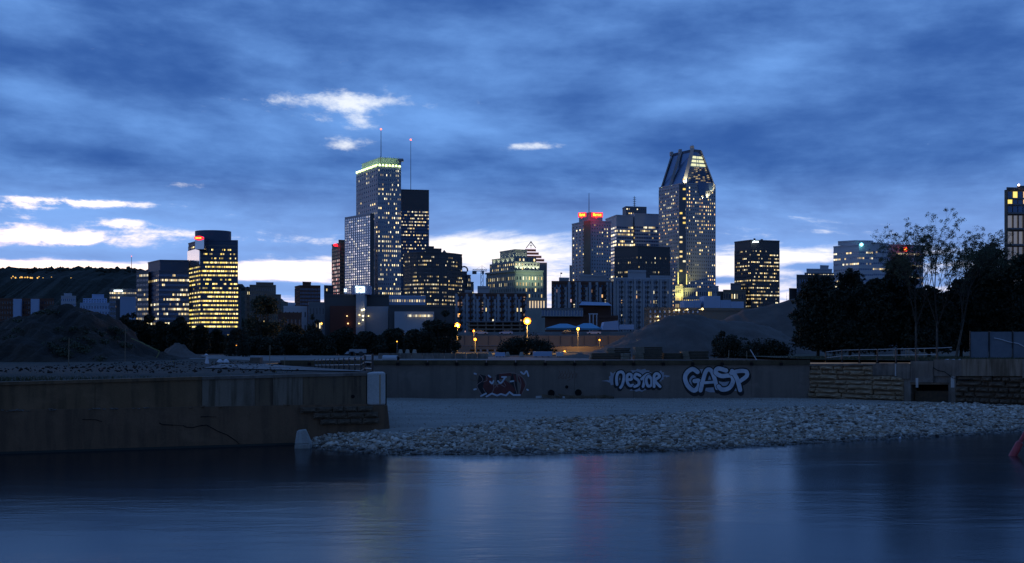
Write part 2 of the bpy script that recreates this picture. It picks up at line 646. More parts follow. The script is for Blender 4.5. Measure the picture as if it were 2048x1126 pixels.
m_hill = pmat('wooded slope', (.016, .018, .012), .95, col2=(.03, .032, .022), scale=.02, bump=6, bscale=.06)
hv, hf = [], []
cols_ = list(range(-900, 701, 5))
prof = [(0, 0.0), (150, .25), (300, .55), (450, .84), (600, 1.0), (800, 1.02), (1000, .8), (1400, 0.0)]
for k, (dd, fr) in enumerate(prof):
    for px in cols_:
        D = 2600 + dd
        top = Z(hill_top(px), 3200) + 9 * mnoise.noise(Vector((px * .02, 0, 0))) + 5 * mnoise.noise(Vector((px * .13, k, 0)))
        hv.append((X(px, 3200), D + 40 * mnoise.noise(Vector((px * .05, k, 5))), max(4.0, 4 + top * fr + (7 * mnoise.noise(Vector((px * .31, k * 3.3, 9))) if fr > .3 else 0))))
n_ = len(cols_)
for k in range(len(prof) - 1):
    for i in range(n_ - 1):
        hf.append((k * n_ + i, k * n_ + i + 1, (k + 1) * n_ + i + 1, (k + 1) * n_ + i))
me = bpy.data.meshes.new('hill')
me.from_pydata(hv, [], hf)
me.materials.append(m_hill)
o = bpy.data.objects.new('hill', me)
COL.objects.link(o)
tag(o, kind='structure')
# woods on the hill's skyline and slope
rng = np.random.default_rng(21)
tv = []
for i in range(2600):
    px = rng.uniform(-60, 520)
    fr = rng.choice([0, 1], p=[.6, .4])
    D = 3200 + rng.uniform(-20, 60) if fr else 3200 - rng.uniform(0, 500)
    zt = Z(hill_top(px), 3200) if fr else Z(hill_top(px), 3200) * (1 - (3200 - D) / 620)
    tv.append((X(px, 3200), D, zt + rng.uniform(-4, 3)))
tv = np.array(tv)
stones('forest', tv, rng.uniform(6, 11, len(tv)), island_mat('woods', [(.014, .018, .012), (.03, .03, .02), (.02, .024, .015), (.008, .010, .007)]), flat=1.1, seed=8,
       label='dark wooded ridge on the far left skyline', cat='forest', kind='stuff')

# ------------------------------------------------------------------ buildings
WARM, WHITE, YEL, PINK, AMB = (1.0, .73, .30), (1.0, .88, .56), (1.0, .72, .14), (1.0, .62, .58), (1., .55, .22)
G_BLUE = glass('blue office glass', (.07, .12, .22), .2, 0.5)
G_MIR = glass('mirror office glass', (.42, .45, .52), .2, 1.0)
G_DARK = glass('dark office glass', (.05, .058, .08), .2, 0.35)
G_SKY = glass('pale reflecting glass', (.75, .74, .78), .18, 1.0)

W_CONC = pmat('grey facade concrete', (.20, .20, .21), .8, col2=(.16, .16, .17), scale=.05)
W_BLUE = pmat('blue grey cladding', (.44, .45, .49), .6, col2=(.38, .39, .43), scale=.05)
W_DARK = pmat('dark metal cladding', (.085, .082, .085), .6)
W_NAVY = pmat('navy roof screen', (.07, .10, .16), .6)
W_PALE = pmat('pale stone facade', (.42, .41, .42), .8, col2=(.34, .34, .35), scale=.05)
W_WHITE = pmat('white precast facade', (.58, .57, .60), .75)
W_BRICK = pmat('brown brick facade', (.16, .075, .05), .85, col2=(.12, .055, .04), scale=.2)
W_LIME = pmat('grey limestone', (.34, .35, .31), .85, col2=(.27, .28, .26), scale=.08)
W_TAN = pmat('tan concrete', (.26, .20, .15), .85, col2=(.19, .15, .12), scale=.06)
W_BOX = pmat('pale blue sheet metal', (.35, .45, .62), .5)
W_TEAL = pmat('teal tarpaulin', (.10, .32, .48), .6)
W_GREEN = pmat('green copper and glass', (.34, .46, .42), .6)


def chain_of(xl, xc, xr, d, tl, tr):
    return [(X(xl, d + tl), d + tl), (X(xc, d), d), (X(xr, d + tr), d + tr)]


def facade(root, segs, z0, z1, rows, wf=.6, hf=.5, lit=.3, pal=(WARM, WHITE), power=1.6, gl=G_BLUE, frame=None, run=.5, proud=.35, seed=1,
           rowmul=None, relief=True, gl_left=None, lit_l=None, dark=(0, 0, 0), ind=False, band=False, vary=True, cap=None):
    """segs: list of (p0, p1, cols). Each storey's panes are one part; the frame stands proud of them."""
    rg = random.Random(seed)
    rh = (z1 - z0) / rows
    spw, prw = MB(), MB()
    for r in range(rows):
        zb = z0 + r * rh + rh * (1 - hf) / 2
        zt = zb + rh * hf
        m_ = MB()
        m2 = MB()
        base = rg.choice([.25, .6, 1, 1, 1.6, 2.2] if run >= .4 else [.55, .8, 1, 1.2, 1.4]) if vary else 1
        if rowmul: base *= rowmul(r / rows)
        for si, (p0, p1, cols) in enumerate(segs):
            if not cols: continue
            nx, ny = normal(p0, p1)
            L = math.hypot(p1[0] - p0[0], p1[1] - p0[1])
            ux, uy = (p1[0] - p0[0]) / L, (p1[1] - p0[1]) / L
            cw = L / cols
            on = False
            pr = (lit_l if (si == 0 and lit_l is not None) else lit) * base * 1.35
            for c in range(cols):
                if rg.random() > run: on = rg.random() < pr
                a = (c + (1 - wf) / 2) * cw
                e = a + wf * cw
                q = 0.05
                P4 = [(p0[0] + ux * a + nx * q, p0[1] + uy * a + ny * q, zb), (p0[0] + ux * e + nx * q, p0[1] + uy * e + ny * q, zb),
                      (p0[0] + ux * e + nx * q, p0[1] + uy * e + ny * q, zt), (p0[0] + ux * a + nx * q, p0[1] + uy * a + ny * q, zt)]
                if on:
                    cc = rg.choice(pal)
                    s = power * (.10 + 1.15 * rg.random() ** 1.6)
                    col = tuple(v * s for v in cc)
                else:
                    col = dark
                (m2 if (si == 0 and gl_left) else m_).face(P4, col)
                if r == 0 and relief and not band:
                    w = (1 - wf) * cw
                    pa = a - w
                    prw.seg((p0[0] + ux * max(0, pa), p0[1] + uy * max(0, pa)), (p0[0] + ux * a, p0[1] + uy * a), proud, z0 + .06, z1 - .06, off=0)
                    if c == cols - 1: prw.seg((p0[0] + ux * e, p0[1] + uy * e), (p0[0] + ux * L, p0[1] + uy * L), proud, z0 + .06, z1 - .06, off=0)
            if relief and hf < .98:
                spw.seg(p0, p1, proud * .7, z0 + r * rh - rh * (1 - hf) / 2 + .03 if r else z0 + .05, zb, off=0)
                if r == rows - 1: spw.seg(p0, p1, proud * .7, zt, z1 - .05)
        if m_.f: m_.build('window_row', gl, root, kind='stuff')
        if m2.f: m2.build('window_row', gl_left, root, kind='stuff')
    if frame:
        if spw.f: spw.build('spandrel', frame, root, kind='stuff')
        if prw.f: prw.build('pier', frame, root, kind='stuff')


def vol(root, pts, yt, yb, mat, name='wall', back=None, win=None, zt=None, sill=(0.0, 0.0), parapet=True):
    """A building volume. pts: the visible corners from left to right (x, depth)."""
    dref = min(p[1] for p in pts)
    z1 = Z(yt, dref) if zt is None else zt
    z0 = QZ if yb is None else Z(yb, dref)
    if len(pts) == 3 and back is None:
        poly = pts + [(pts[0][0] + pts[2][0] - pts[1][0], pts[0][1] + pts[2][1] - pts[1][1])]
    else:
        bk = back or 22
        nx, ny = normal(pts[0], pts[-1])
        ka, kb = 1 + bk / math.hypot(*pts[-1]), 1 + bk / math.hypot(*pts[0])
        poly = pts + [(pts[-1][0] * ka, pts[-1][1] * ka), (pts[0][0] * kb, pts[0][1] * kb)]
    m_ = MB()
    m_.prism(poly, z0, z1)
    w = m_.build(name, mat, root)
    if parapet:
        pp = MB()
        for a, b_ in zip(pts, pts[1:]): pp.seg(a, b_, .45, z1 - .9, z1 + .35, off=-.05)
        pp.build('parapet', mat, w)
    if win:
        win = dict(win)
        cols = win.pop('cols')
        top, bot = win.pop('top', .03), win.pop('bot', 0.02)
        hgt = z1 - z0
        facade(root, [(a, b_, c) for a, b_, c in zip(pts, pts[1:], cols)], z0 + hgt * bot, z1 - hgt * top, frame=win.pop('frame', mat), **win)
    return w, z0, z1


def flat(xl, xr, d, slope=4):
    return [(X(xl, d), d), (X(xr, d + slope), d + slope)]


def mast(name, label, px, y0, y1, d, r=.35, tip=None, cat='antenna', spars=0):
    t = thing(name, label, cat, at(px, y0, d))
    m_ = MB()
    m_.tube(at(px, y0, d), at(px, y1, d), r, r * .6, 6)
    for i in range(spars):
        p = at(px, y0 + (y1 - y0) * (i + 1) / (spars + 1), d)
        m_.tube(p - Vector((r * 4, 0, 0)), p + Vector((r * 4, 0, 0)), r * .6, n=5)
    m_.build('pole', W_DARK, t)
    if tip:
        m_ = MB()
        p = at(px, y1, d)
        m_.lathe(p, [(.1, 0), (.9, .4), (1.0, 1.0), (.5, 1.8)], 8)
        m_.build('beacon', tip, t)
    return t


E_RED = emit('red beacon', (1, .12, .06), 5, False)
E_REDSIGN = emit('red neon', (1, .015, .03), 2.6, False)
E_YEL = emit('yellow neon', (1, .62, .03), 2.5, False)
E_WHT = emit('white sign light', (.75, .95, 1), 3.0, False)


def text(body, p, size, mat, parent, rot=0.0, align='CENTER', extr=.15, shear=0.0, sx=1.0):
    cu = bpy.data.curves.new('lettering', 'FONT')
    cu.body = body
    cu.size = size
    cu.extrude = extr
    cu.align_x = align
    cu.align_y = 'CENTER'
    cu.shear = shear
    cu.offset = size * .012
    cu.resolution_u = 2
    cu.materials.append(mat)
    tmp = bpy.data.objects.new('tmp', cu)
    me = bpy.data.meshes.new_from_object(tmp)
    bpy.data.objects.remove(tmp)
    bpy.data.curves.remove(cu)
    me.name = 'lettering'
    if not me.materials: me.materials.append(mat)
    o = bpy.data.objects.new('lettering', me)
    COL.objects.link(o)
    o.rotation_euler = (R(90), 0, rot)
    o.scale = (sx, 1, 1)
    o.location = Vector(p) - root_of(parent).location
    o.parent = parent
    return o


def spot(parent, loc, target, power, col=(1, .85, .55), size=R(70), blend=.8, rad=.4):
    ld = bpy.data.lights.new('floodlight', 'SPOT')
    ld.energy = power
    ld.color = col
    ld.spot_size = size
    ld.spot_blend = blend
    ld.shadow_soft_size = rad
    o = bpy.data.objects.new('floodlight', ld)
    COL.objects.link(o)
    o.parent = parent
    o.location = Vector(loc) - root_of(parent).location
    o.rotation_euler = (Vector(target) - Vector(loc)).to_track_quat('-Z', 'Y').to_euler()
    return o


# --- far left: low blocks under the hill
t = thing('brick_apartment_block', 'long dark red brick block at the far left with two pale stair shafts', 'building', (X(50, 1500), 1500, QZ))
vol(t, flat(-30, 108, 1500, 8), 597, None, W_BRICK, win=dict(cols=[26], rows=9, lit=.05, wf=.45, hf=.5, gl=G_DARK, power=.8, seed=3))
for a, c in ((29, 44), (64, 79)):
    m_ = MB()
    p0, p1 = (X(a, 1497), 1497.), (X(c, 1497), 1497.)
    m_.seg(p0, p1, 4, QZ, Z(598, 1497))
    m_.build('stair_shaft', W_BOX, t)
t = thing('low_block', 'small flat roofed block behind the brown earth mound', 'building', (X(140, 1450), 1450, QZ))
vol(t, flat(122, 152, 1450), 592, None, W_BLUE, win=dict(cols=[8], rows=10, lit=.05, seed=4))
vol(t, flat(128, 144, 1462), 587, 592, W_BLUE)
t = thing('stepped_block', 'pale blue stepped block between mound and lit office', 'building', (X(190, 1400), 1400, QZ))
vol(t, flat(160, 226, 1400), 606, None, W_BOX, win=dict(cols=[12], rows=7, lit=.08, seed=5))
vol(t, flat(166, 214, 1410), 597, 606, W_BOX, win=dict(cols=[9], rows=2, lit=.1, seed=6))
vol(t, flat(184, 208, 1420), 589, 597, W_BOX)
t = thing('signed_office', 'mid height office with a lit white strip at its roof', 'building', (X(235, 1300), 1300, QZ))
vol(t, flat(219, 273, 1300), 578, None, W_CONC, win=dict(cols=[13], rows=12, lit=.45, hf=.35, wf=.8, pal=(WARM, WHITE), power=1.1, seed=7, run=.6))
m_ = MB()
m_.seg((X(228, 1298), 1298.), (X(245, 1298), 1298.), .5, Z(583, 1298), Z(580, 1298))
m_.build('light_strip', E_WHT, t)
t = thing('white_block', 'plain blue white windowless block right of the lit strip office', 'building', (X(255, 1250), 1250, QZ))
vol(t, flat(240, 272, 1250, 6), 594, None, W_BOX)
vol(t, flat(232, 240, 1254, 2), 600, None, W_DARK)

# --- banded office left of the yellow tower
t = thing('banded_office', 'wide dark office with rows of lit strip windows and a navy roof box', 'building', (X(330, 1120), 1120, QZ))
vol(t, chain_of(295, 318, 378, 1120, 36, 6), 541, None, W_NAVY, win=dict(cols=[7, 20], rows=15, lit=.34, lit_l=.4, wf=.86, hf=.42, run=.7, power=1.5, gl=G_BLUE, seed=12, proud=.3))
vol(t, chain_of(296, 320, 378, 1124, 36, 6), 520, 541, W_NAVY, name='roof_screen')
vol(t, flat(273, 297, 1150, -10), 541, None, W_CONC, win=dict(cols=[8], rows=15, lit=.4, wf=.8, hf=.45, power=1.0, seed=13))

# --- yellow tower
t = thing('yellow_lit_tower', 'tower with bright yellow office floors and a round dark top', 'building', (X(430, 1100), 1100, QZ))
ch = chain_of(377, 401, 476, 1100, 38, 5)
vol(t, ch, 480, None, W_NAVY, win=dict(cols=[12, 38], rows=23, lit=.62, lit_l=.95, wf=.86, hf=.36, run=.55, power=2.2, pal=(YEL, YEL, (1, .8, .3), WARM), gl=G_DARK,
     rowmul=lambda f: .16 if f < .09 else (1.25 if f < .5 else (.5 if f < .64 else (1.2 if f < .8 else .35))), seed=15, proud=.35, vary=False, bot=.05))
# pale reflecting glass on the upper left face, and the set-back upper storeys cut out of the corner
l0, c0 = ch[0], ch[1]
m_ = MB()
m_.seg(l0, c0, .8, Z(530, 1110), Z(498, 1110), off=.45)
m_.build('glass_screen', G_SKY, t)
rnd = []
for i in range(13):
    a = math.pi * (1 + i / 12)
    rnd.append((X(424.5, 1112) + 18.5 * math.cos(a), 1116 + 15 * math.sin(a)))
vol(t, rnd, 460, 481, W_NAVY, name='round_top', back=2, parapet=False)
vol(t, flat(476, 482, 1110, 2), 578, None, W_CONC)
e = MB()
cen = at(397.5, 476, 1085)
ring = [(cen.x + 4.8 * math.cos(2 * math.pi * i / 20), cen.z + 2.0 * math.sin(2 * math.pi * i / 20)) for i in range(20)]
e.hull([(a, 1086, c) for a, c in ring], [(a, 1085, c) for a, c in ring])
sg = e.build('oval_sign', E_REDSIGN, t)
e = MB()
for dx in (-2.6, -1.2, .4, 1.9):
    e.box(cen.x + dx - .55, cen.x + dx + .55, 1084.6, 1084.95, cen.z - .55, cen.z + .6)
e.build('sign_marks', E_YEL, sg)
e = MB()
e.box(cen.x - 4, cen.x + 5, 1086.1, 1101, Z(498, 1085), cen.z + 1.5)
e.build('sign_pylon', G_SKY, t)

# --- low towers between
t = thing('stepped_residence', 'dusky stepped residential tower right of the yellow tower', 'building', (X(525, 1000), 1000, QZ))
vol(t, flat(490, 512, 1004), 577, None, W_TAN, win=dict(cols=[6], rows=10, lit=.03, wf=.5, gl=G_DARK, seed=21))
vol(t, flat(499, 552, 1000), 570, None, W_TAN, win=dict(cols=[12], rows=11, lit=.03, wf=.5, gl=G_DARK, seed=22))
vol(t, flat(512, 547, 1008), 565, 571, W_TAN)
vol(t, flat(536, 562, 990), 589, None, W_TAN, win=dict(cols=[6], rows=8, lit=.12, wf=.5, gl=G_DARK, seed=23))
t = thing('brown_residence', 'lone brown residential tower with a small roof house', 'building', (X(615, 950), 950, QZ))
vol(t, chain_of(590, 600, 641, 950, 20, 4), 571, None, W_BRICK, win=dict(cols=[3, 14], rows=16, lit=.02, wf=.5, hf=.6, gl=G_BLUE, seed=24))
vol(t, flat(605, 622, 960), 564, 572, W_BRICK)
t = thing('white_rowhouse', 'low white walled building in front of the brown residential tower', 'building', (X(590, 600), 600, QZ))
vol(t, flat(567, 614, 600, 5), 613, None, W_WHITE, win=dict(cols=[6], rows=3, lit=.05, wf=.3, hf=.4, gl=G_DARK, seed=25))
vol(t, flat(576, 590, 604), 606, 614, W_WHITE)
t = thing('grey_rowhouse', 'small grey house with a bright wall lamp beside the dark arena', 'building', (X(630, 590), 590, QZ))
vol(t, flat(617, 649, 590, 4), 605, None, W_CONC, win=dict(cols=[5], rows=3, lit=.05, wf=.35, hf=.4, gl=G_DARK, seed=26))
t = thing('brick_rowhouse', 'low dark brick house at the foot of the white walled building', 'building', (X(575, 560), 560, QZ))
vol(t, flat(556, 603, 560, 3), 626, None, W_BRICK, win=dict(cols=[6], rows=2, lit=.0, wf=.4, hf=.4, gl=G_DARK, seed=27))

# --- slab with pink window reflections painted as glow, and red logo
t = thing('red_logo_slab', 'dark narrow tower with rows of pink reflecting windows painted as glow under a red sign', 'building', (X(677, 1180), 1180, QZ))
ch = chain_of(664, 680, 698, 1180, 22, 8)
vol(t, ch, 486, None, W_TAN, win=dict(cols=[6, 5], rows=26, lit=0.0, lit_l=.9, wf=.62, hf=.55, power=1.0, pal=(PINK, (1, .8, .78), (1, .3, .28)), gl=G_DARK, seed=28,
    rowmul=lambda f: 1.0 if .36 < f < .86 else 0, run=.1, vary=False, top=.04))
vol(t, flat(677, 694, 1196), 480, 487, W_TAN)
cen = at(671, 490, 1172)
e = MB()
ring = [(cen.x + 2.4 * math.cos(2 * math.pi * i / 16), cen.z + 1.5 * math.sin(2 * math.pi * i / 16)) for i in range(16)]
e.hull([(a, 1173, c) for a, c in ring], [(a, 1172, c) for a, c in ring])
e.box(cen.x - .3, cen.x + .3, 1173, 1200, cen.z - .3, cen.z + .3)
e.build('round_sign', E_REDSIGN, t)
t = thing('small_dark_office', 'low dark office left of the pink windowed slab', 'building', (X(656, 1000), 1000, QZ))
vol(t, flat(648, 666, 1000), 571, None, W_DARK, win=dict(cols=[5], rows=12, lit=.08, wf=.6, gl=G_DARK, seed=29))

# --- the tall tower with the green crown
t = thing('crown_tower', 'tall slender tower with green lit glass crown and white mullions', 'skyscraper', (X(755, 1150), 1150, QZ))
mainc = chain_of(713, 756, 802, 1150, 53, 8)
vol(t, mainc, 331, None, W_BLUE, win=dict(cols=[11, 12], rows=37, lit=.36, lit_l=.12, wf=.45, hf=.40, run=.12, power=2.0, pal=(WARM, WHITE, WHITE), gl=G_BLUE, seed=31,
    rowmul=lambda f: .12 if f < .05 else (1.25 if f < .72 else (.75 if f < .9 else 1.1)), top=.012, proud=.4))
wing = chain_of(690, 741, 749, 1128, 37, 2)
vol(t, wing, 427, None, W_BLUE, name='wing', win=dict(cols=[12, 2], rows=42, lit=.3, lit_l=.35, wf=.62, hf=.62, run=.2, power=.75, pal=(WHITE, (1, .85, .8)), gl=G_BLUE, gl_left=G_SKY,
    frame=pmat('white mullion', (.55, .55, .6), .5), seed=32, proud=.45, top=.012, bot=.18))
# crown
cz0, cz1 = Z(331, 1150), Z(313, 1150)
cr = chain_of(724, 760, 797, 1158, 42, 7)
vol(t, cr, 0, 0, W_GREEN, name='crown', zt=cz1) if False else None
m_ = MB()
m_.prism(cr + [(cr[0][0] + cr[2][0] - cr[1][0], cr[0][1] + cr[2][1] - cr[1][1])], cz0, cz1 + .5)
crown = m_.build('crown', W_GREEN, t)
m_ = MB()
cc_ = chain_of(762, 774, 784, 1166, 8, 2)
m_.prism(cc_ + [(cc_[0][0] + cc_[2][0] - cc_[1][0], cc_[0][1] + cc_[2][1] - cc_[1][1])], cz1 + .5, cz1 + 1.6)
m_.build('crown_cap', W_GREEN, t)
m_ = MB()
for a, b_, n in ((cr[0], cr[1], 9), (cr[1], cr[2], 7)):
    for i in range(n + 1):
        f = i / n
        p = (a[0] + (b_[0] - a[0]) * f, a[1] + (b_[1] - a[1]) * f)
        q_ = (p[0] + .5, p[1])
        m_.seg(p, q_, 1.0, cz0, cz1 + 1.2)
m_.build('fin', W_GREEN, crown, kind='stuff')
e = MB()
lampm = emit('crown lamp', (.75, 1.0, .30), 4.5, False)
for a, b_, n in ((mainc[0], mainc[1], 12), (mainc[1], mainc[2], 7)):
    nx, ny = normal(a, b_)
    for i in range(n):
        f = (i + .5) / n
        p = Vector((a[0] + (b_[0] - a[0]) * f + nx * .6, a[1] + (b_[1] - a[1]) * f + ny * .6, cz0 + .6))
        e.box(p.x - .8, p.x + .8, p.y - .4, p.y + .4, p.z - .9, p.z + .9)
        if i % 2 == 0:
            c2 = cr[0] if n == 12 else cr[1]
            spot(t, p + Vector((nx * 3, ny * 3, -1)), p + Vector((-nx * 5, -ny * 5, 9)), 2200, (.85, 1, .62), R(130), rad=1.5)
e.build('crown_lamp', lampm, t, kind='stuff')
m_ = MB()
m_.box(X(796, 1150), X(806, 1150), 1150, 1158, Z(321, 1150), Z(317, 1150))
m_.hull([at(796, 331, 1152), at(802, 331, 1152), at(802, 331, 1158), at(796, 331, 1158)], [at(798, 321, 1152), at(803, 321, 1152), at(803, 321, 1158), at(798, 321, 1158)])
m_.build('cantilever', W_PALE, t)
mast('roof_antenna', 'slim antenna with red tip on the green crowned tower', 762, 314, 260, 1170, .45, E_RED)
# dark notch shade painted as a flat slab between wing and main tower
m_ = MB()
m_.seg((X(741, 1125), 1125.), (X(748, 1125), 1125.), .6, QZ, Z(427, 1125))
m_.build('notch_shade', W_DARK, t)

# --- slab behind with antenna
t = thing('antenna_slab', 'square dark slab tower behind the green crowned tower', 'skyscraper', (X(830, 1260), 1260, QZ))
vol(t, chain_of(796, 800, 858, 1260, 30, 6), 379, None, W_DARK, win=dict(cols=[2, 20], rows=40, lit=.24, wf=.6, hf=.36, run=.2, power=1.8, pal=(WARM, WHITE), gl=G_BLUE, frame=W_NAVY, seed=34,
    top=.13, rowmul=lambda f: 1.7 if f > .86 else (.35 if f < .55 else 1)))
mast('tall_antenna', 'long thin antenna with glowing tip on the dark slab tower', 821.5, 379, 281, 1275, .4, E_RED)

# --- curved dark building
t = thing('curved_dark_office', 'broad dark office with curved front and dotted lit floors', 'building', (X(865, 950), 950, QZ))
pts = []
for i in range(9):
    f = i / 8
    pts.append((X(804 + 117 * f, 950), 950 + 26 * (abs(f - .42) ** 2) * 3.2))
vol(t, pts, 504, None, W_DARK, back=30, win=dict(cols=[5] * 8, rows=23, lit=.3, wf=.62, hf=.36, run=.55, power=1.2, pal=(WARM, WHITE, (1, .85, .6)), gl=G_DARK, seed=36, top=.03,
    rowmul=lambda f: 2.1 if .42 < f < .78 else (1.0 if f > .86 else .3)))
vol(t, flat(851, 883, 962), 497, 505, W_DARK, name='roof_house')
vol(t, flat(858, 868, 966, 2), 493, 498, W_DARK, name='roof_house')
m_ = MB()
m_.hull([at(884, 505, 958), at(893, 505, 958), at(893, 505, 966), at(884, 505, 966)], [at(888, 500, 960), at(889, 500, 960), at(889, 500, 962), at(888, 500, 962)])
m_.build('skylight', W_DARK, t)

# --- stepped tower with arch
t = thing('arch_topped_office', 'small stepped office with an open arch on its roof', 'building', (X(933, 1050), 1050, QZ))
vol(t, flat(918, 934, 1050), 543, None, W_CONC, win=dict(cols=[6], rows=14, lit=.3, wf=.55, hf=.45, power=1.2, seed=37, gl=G_DARK))
vol(t, flat(934, 941, 1050), 550, None, W_CONC, win=dict(cols=[3], rows=13, lit=.35, wf=.55, hf=.45, power=1.2, seed=38, gl=G_DARK))
vol(t, flat(941, 947, 1050), 564, None, W_CONC, win=dict(cols=[2], rows=10, lit=.35, wf=.55, hf=.45, power=1.2, seed=39, gl=G_DARK))
m_ = MB()
cx_, cz_ = X(928, 1052), Z(543, 1052)
prev = None
for i in range(11):
    a = math.pi * i / 10
    p = Vector((cx_ + 3.4 * math.cos(a), 1052, cz_ + 1.6 + 3.2 * math.sin(a)))
    if prev: m_.tube(prev, p, .8, n=6)
    prev = p
m_.tube((cx_ - 3.4, 1052, cz_), (cx_ - 3.4, 1052, cz_ + 1.8), .8, n=6)
m_.tube((cx_ + 3.4, 1052, cz_), (cx_ + 3.4, 1052, cz_ + 1.8), .8, n=6)
m_.build('arch', W_CONC, t)

mast('flagpole', 'thin flagpole with a small flag above the brown apartment block', 1121, 562, 545, 640, .12, cat='flagpole')
m_ = MB()
m_.box(X(1121, 640), X(1124.5, 640), 639.95, 640.05, Z(548, 640), Z(545.2, 640))
m_.build('flag', W_NAVY, [o for o in SC.objects if o.name == 'flagpole'][0])
mast('hill_mast', 'faint radio mast on the wooded hill at the far left', 263, 545, 513, 3150, 1.0, E_RED)
# --- tower crane
t = thing('tower_crane', 'lattice tower crane working behind the pale stone building', 'crane', (X(964, 900), 900, QZ))
m_ = MB()
zt_ = Z(543, 900)
for dx, dy in ((-1, -1), (1, -1), (1, 1), (-1, 1)):
    m_.tube((X(964, 900) + dx, 900 + dy, QZ), (X(964, 900) + dx, 900 + dy, zt_), .22, n=4)
k = 0
zz = QZ + 30
while zz < zt_ - 2:
    s = 1 if k % 2 else -1
    m_.tube((X(964, 900) - s, 899, zz), (X(964, 900) + s, 899, zz + 2.6), .16, n=4)
    m_.tube((X(964, 900) - s, 901, zz), (X(964, 900) + s, 901, zz + 2.6), .16, n=4)
    zz += 2.6; k += 1
m_.build('mast', W_DARK, t)
m_ = MB()
xa, xb = X(945, 900), X(974, 900)
for zz, yy in ((zt_ + .3, 899.3), (zt_ + .3, 900.7), (zt_ + 1.8, 900)):
    m_.tube((xa, yy, zz), (xb, yy, zz), .2, n=4)
for i in range(8):
    a = xa + (xb - xa) * i / 8
    m_.tube((a, 899.3, zt_ + .3), (a + (xb - xa) / 16, 900, zt_ + 1.8), .13, n=4)
    m_.tube((a + (xb - xa) / 16, 900, zt_ + 1.8), (a + (xb - xa) / 8, 899.3, zt_ + .3), .13, n=4)
m_.build('jib', W_DARK, t)
m_ = MB()
m_.box(xa - .2, xa + 3.4, 899, 901, zt_ - 2.2, zt_ + .2)
m_.build('counterweight', W_DARK, t)
m_ = MB()
m_.box(X(964, 900) - .4, X(964, 900) + 1.8, 898.2, 899.6, zt_ - 2.2, zt_)
m_.build('cab', W_PALE, t)
m_ = MB()
m_.tube((X(964, 900), 900, zt_), (X(964, 900), 900, zt_ + 5), .35, .1, 5)
m_.tube((X(964, 900), 900, zt_ + 5), (xa + 3, 900, zt_ + 1.8), .1, n=4)
m_.tube((X(964, 900), 900, zt_ + 5), (xb, 900, zt_ + 1.8), .1, n=4)
m_.build('apex', W_DARK, t)

# --- stepped limestone building, floodlit
t = thing('stone_insurance_building', 'massive stepped grey stone building with floodlit greenish walls and columns', 'building', (X(1030, 1000), 1000, QZ))
S1 = chain_of(973, 1031, 1086, 1000, 40, 8)
vol(t, S1, 541, None, W_LIME, win=dict(cols=[16, 9], rows=12, lit=.32, lit_l=.25, wf=.4, hf=.55, run=.25, power=1.5, pal=(WARM, WHITE), gl=G_DARK, seed=41, top=.06, proud=.6,
    rowmul=lambda f: 1.8 if .25 < f < .5 or f > .75 else .5))
S2 = chain_of(980, 1029, 1079, 1006, 36, 8)
vol(t, S2, 524, 541, W_LIME, win=dict(cols=[13, 8], rows=2, lit=.5, wf=.4, hf=.5, run=.2, power=1.6, gl=G_DARK, seed=42))
S3 = chain_of(984, 1029, 1072, 1012, 32, 8)
vol(t, S3, 514, 524, W_LIME, win=dict(cols=[0, 6], rows=1, lit=.7, wf=.4, hf=.5, run=.2, power=2.2, gl=G_DARK, seed=43))
S4 = chain_of(1000, 1030, 1054, 1018, 26, 6)
vol(t, S4, 499, 514, W_LIME)
m_ = MB()
for a, b_ in zip(S1, S1[1:]): m_.seg(a, b_, 1.4, Z(543.5, 1000), Z(540, 1000), off=.2)
m_.build('cornice', W_LIME, t)
for (a, b_), zz, n, pw, up in (((S4[0], S4[1]), 515, 4, 900, 8), ((S4[1], S4[2]), 515, 4, 900, 8), ((S3[0], S3[1]), 525, 5, 1100, 7), ((S2[1], S2[2]), 541, 6, 2600, 9)):
    nx, ny = normal(a, b_)
    for i in range(n):
        f = (i + .5) / n
        p = Vector((a[0] + (b_[0] - a[0]) * f, a[1] + (b_[1] - a[1]) * f, Z(zz, 1010)))
        spot(t, p + Vector((nx * 2.0, ny * 2.0, .6)), p + Vector((0, 0, up)), pw, (.95, 1, .7), R(100))
pm = (Vector((S1[1][0], S1[1][1], 0)) + Vector((S1[2][0], S1[2][1], 0))) / 2
for i, f in enumerate((.2, .5, .8)):
    p = Vector((S1[1][0] + (S1[2][0] - S1[1][0]) * f, 1004, Z(604, 1000)))
    spot(t, p + Vector((2, -24, 9)), p + Vector((0, 0, 32)), 9000 if i < 2 else 17000, (.72, 1, .66), R(80), rad=1)
# lit colonnade at the foot
m_ = MB()
lm = emit('warm lit hall', (1, .78, .5), .75, False)
m_.seg((X(1056, 985), 985.), (X(1091, 985), 985.), .4, Z(616, 985), Z(602, 985))
m_.build('lit_hall', lm, t)
for i in range(7):
    m_ = MB()
    m_.tube((X(1057 + i * 5.6, 983), 983, Z(616, 983)), (X(1057 + i * 5.6, 983), 983, Z(601.5, 983)), .75, .65, 8)
    m_.build('column', W_PALE, t)
m_ = MB()
m_.box(X(1053, 985), X(1094, 985), 981.5, 1002, Z(601.4, 985), Z(596, 985))
m_.build('entablature', W_LIME, t)
m_ = MB()
m_.box(X(1040, 984), X(1096, 984), 981, 1001, QZ, Z(616.1, 984))
m_.build('steps', W_LIME, t)

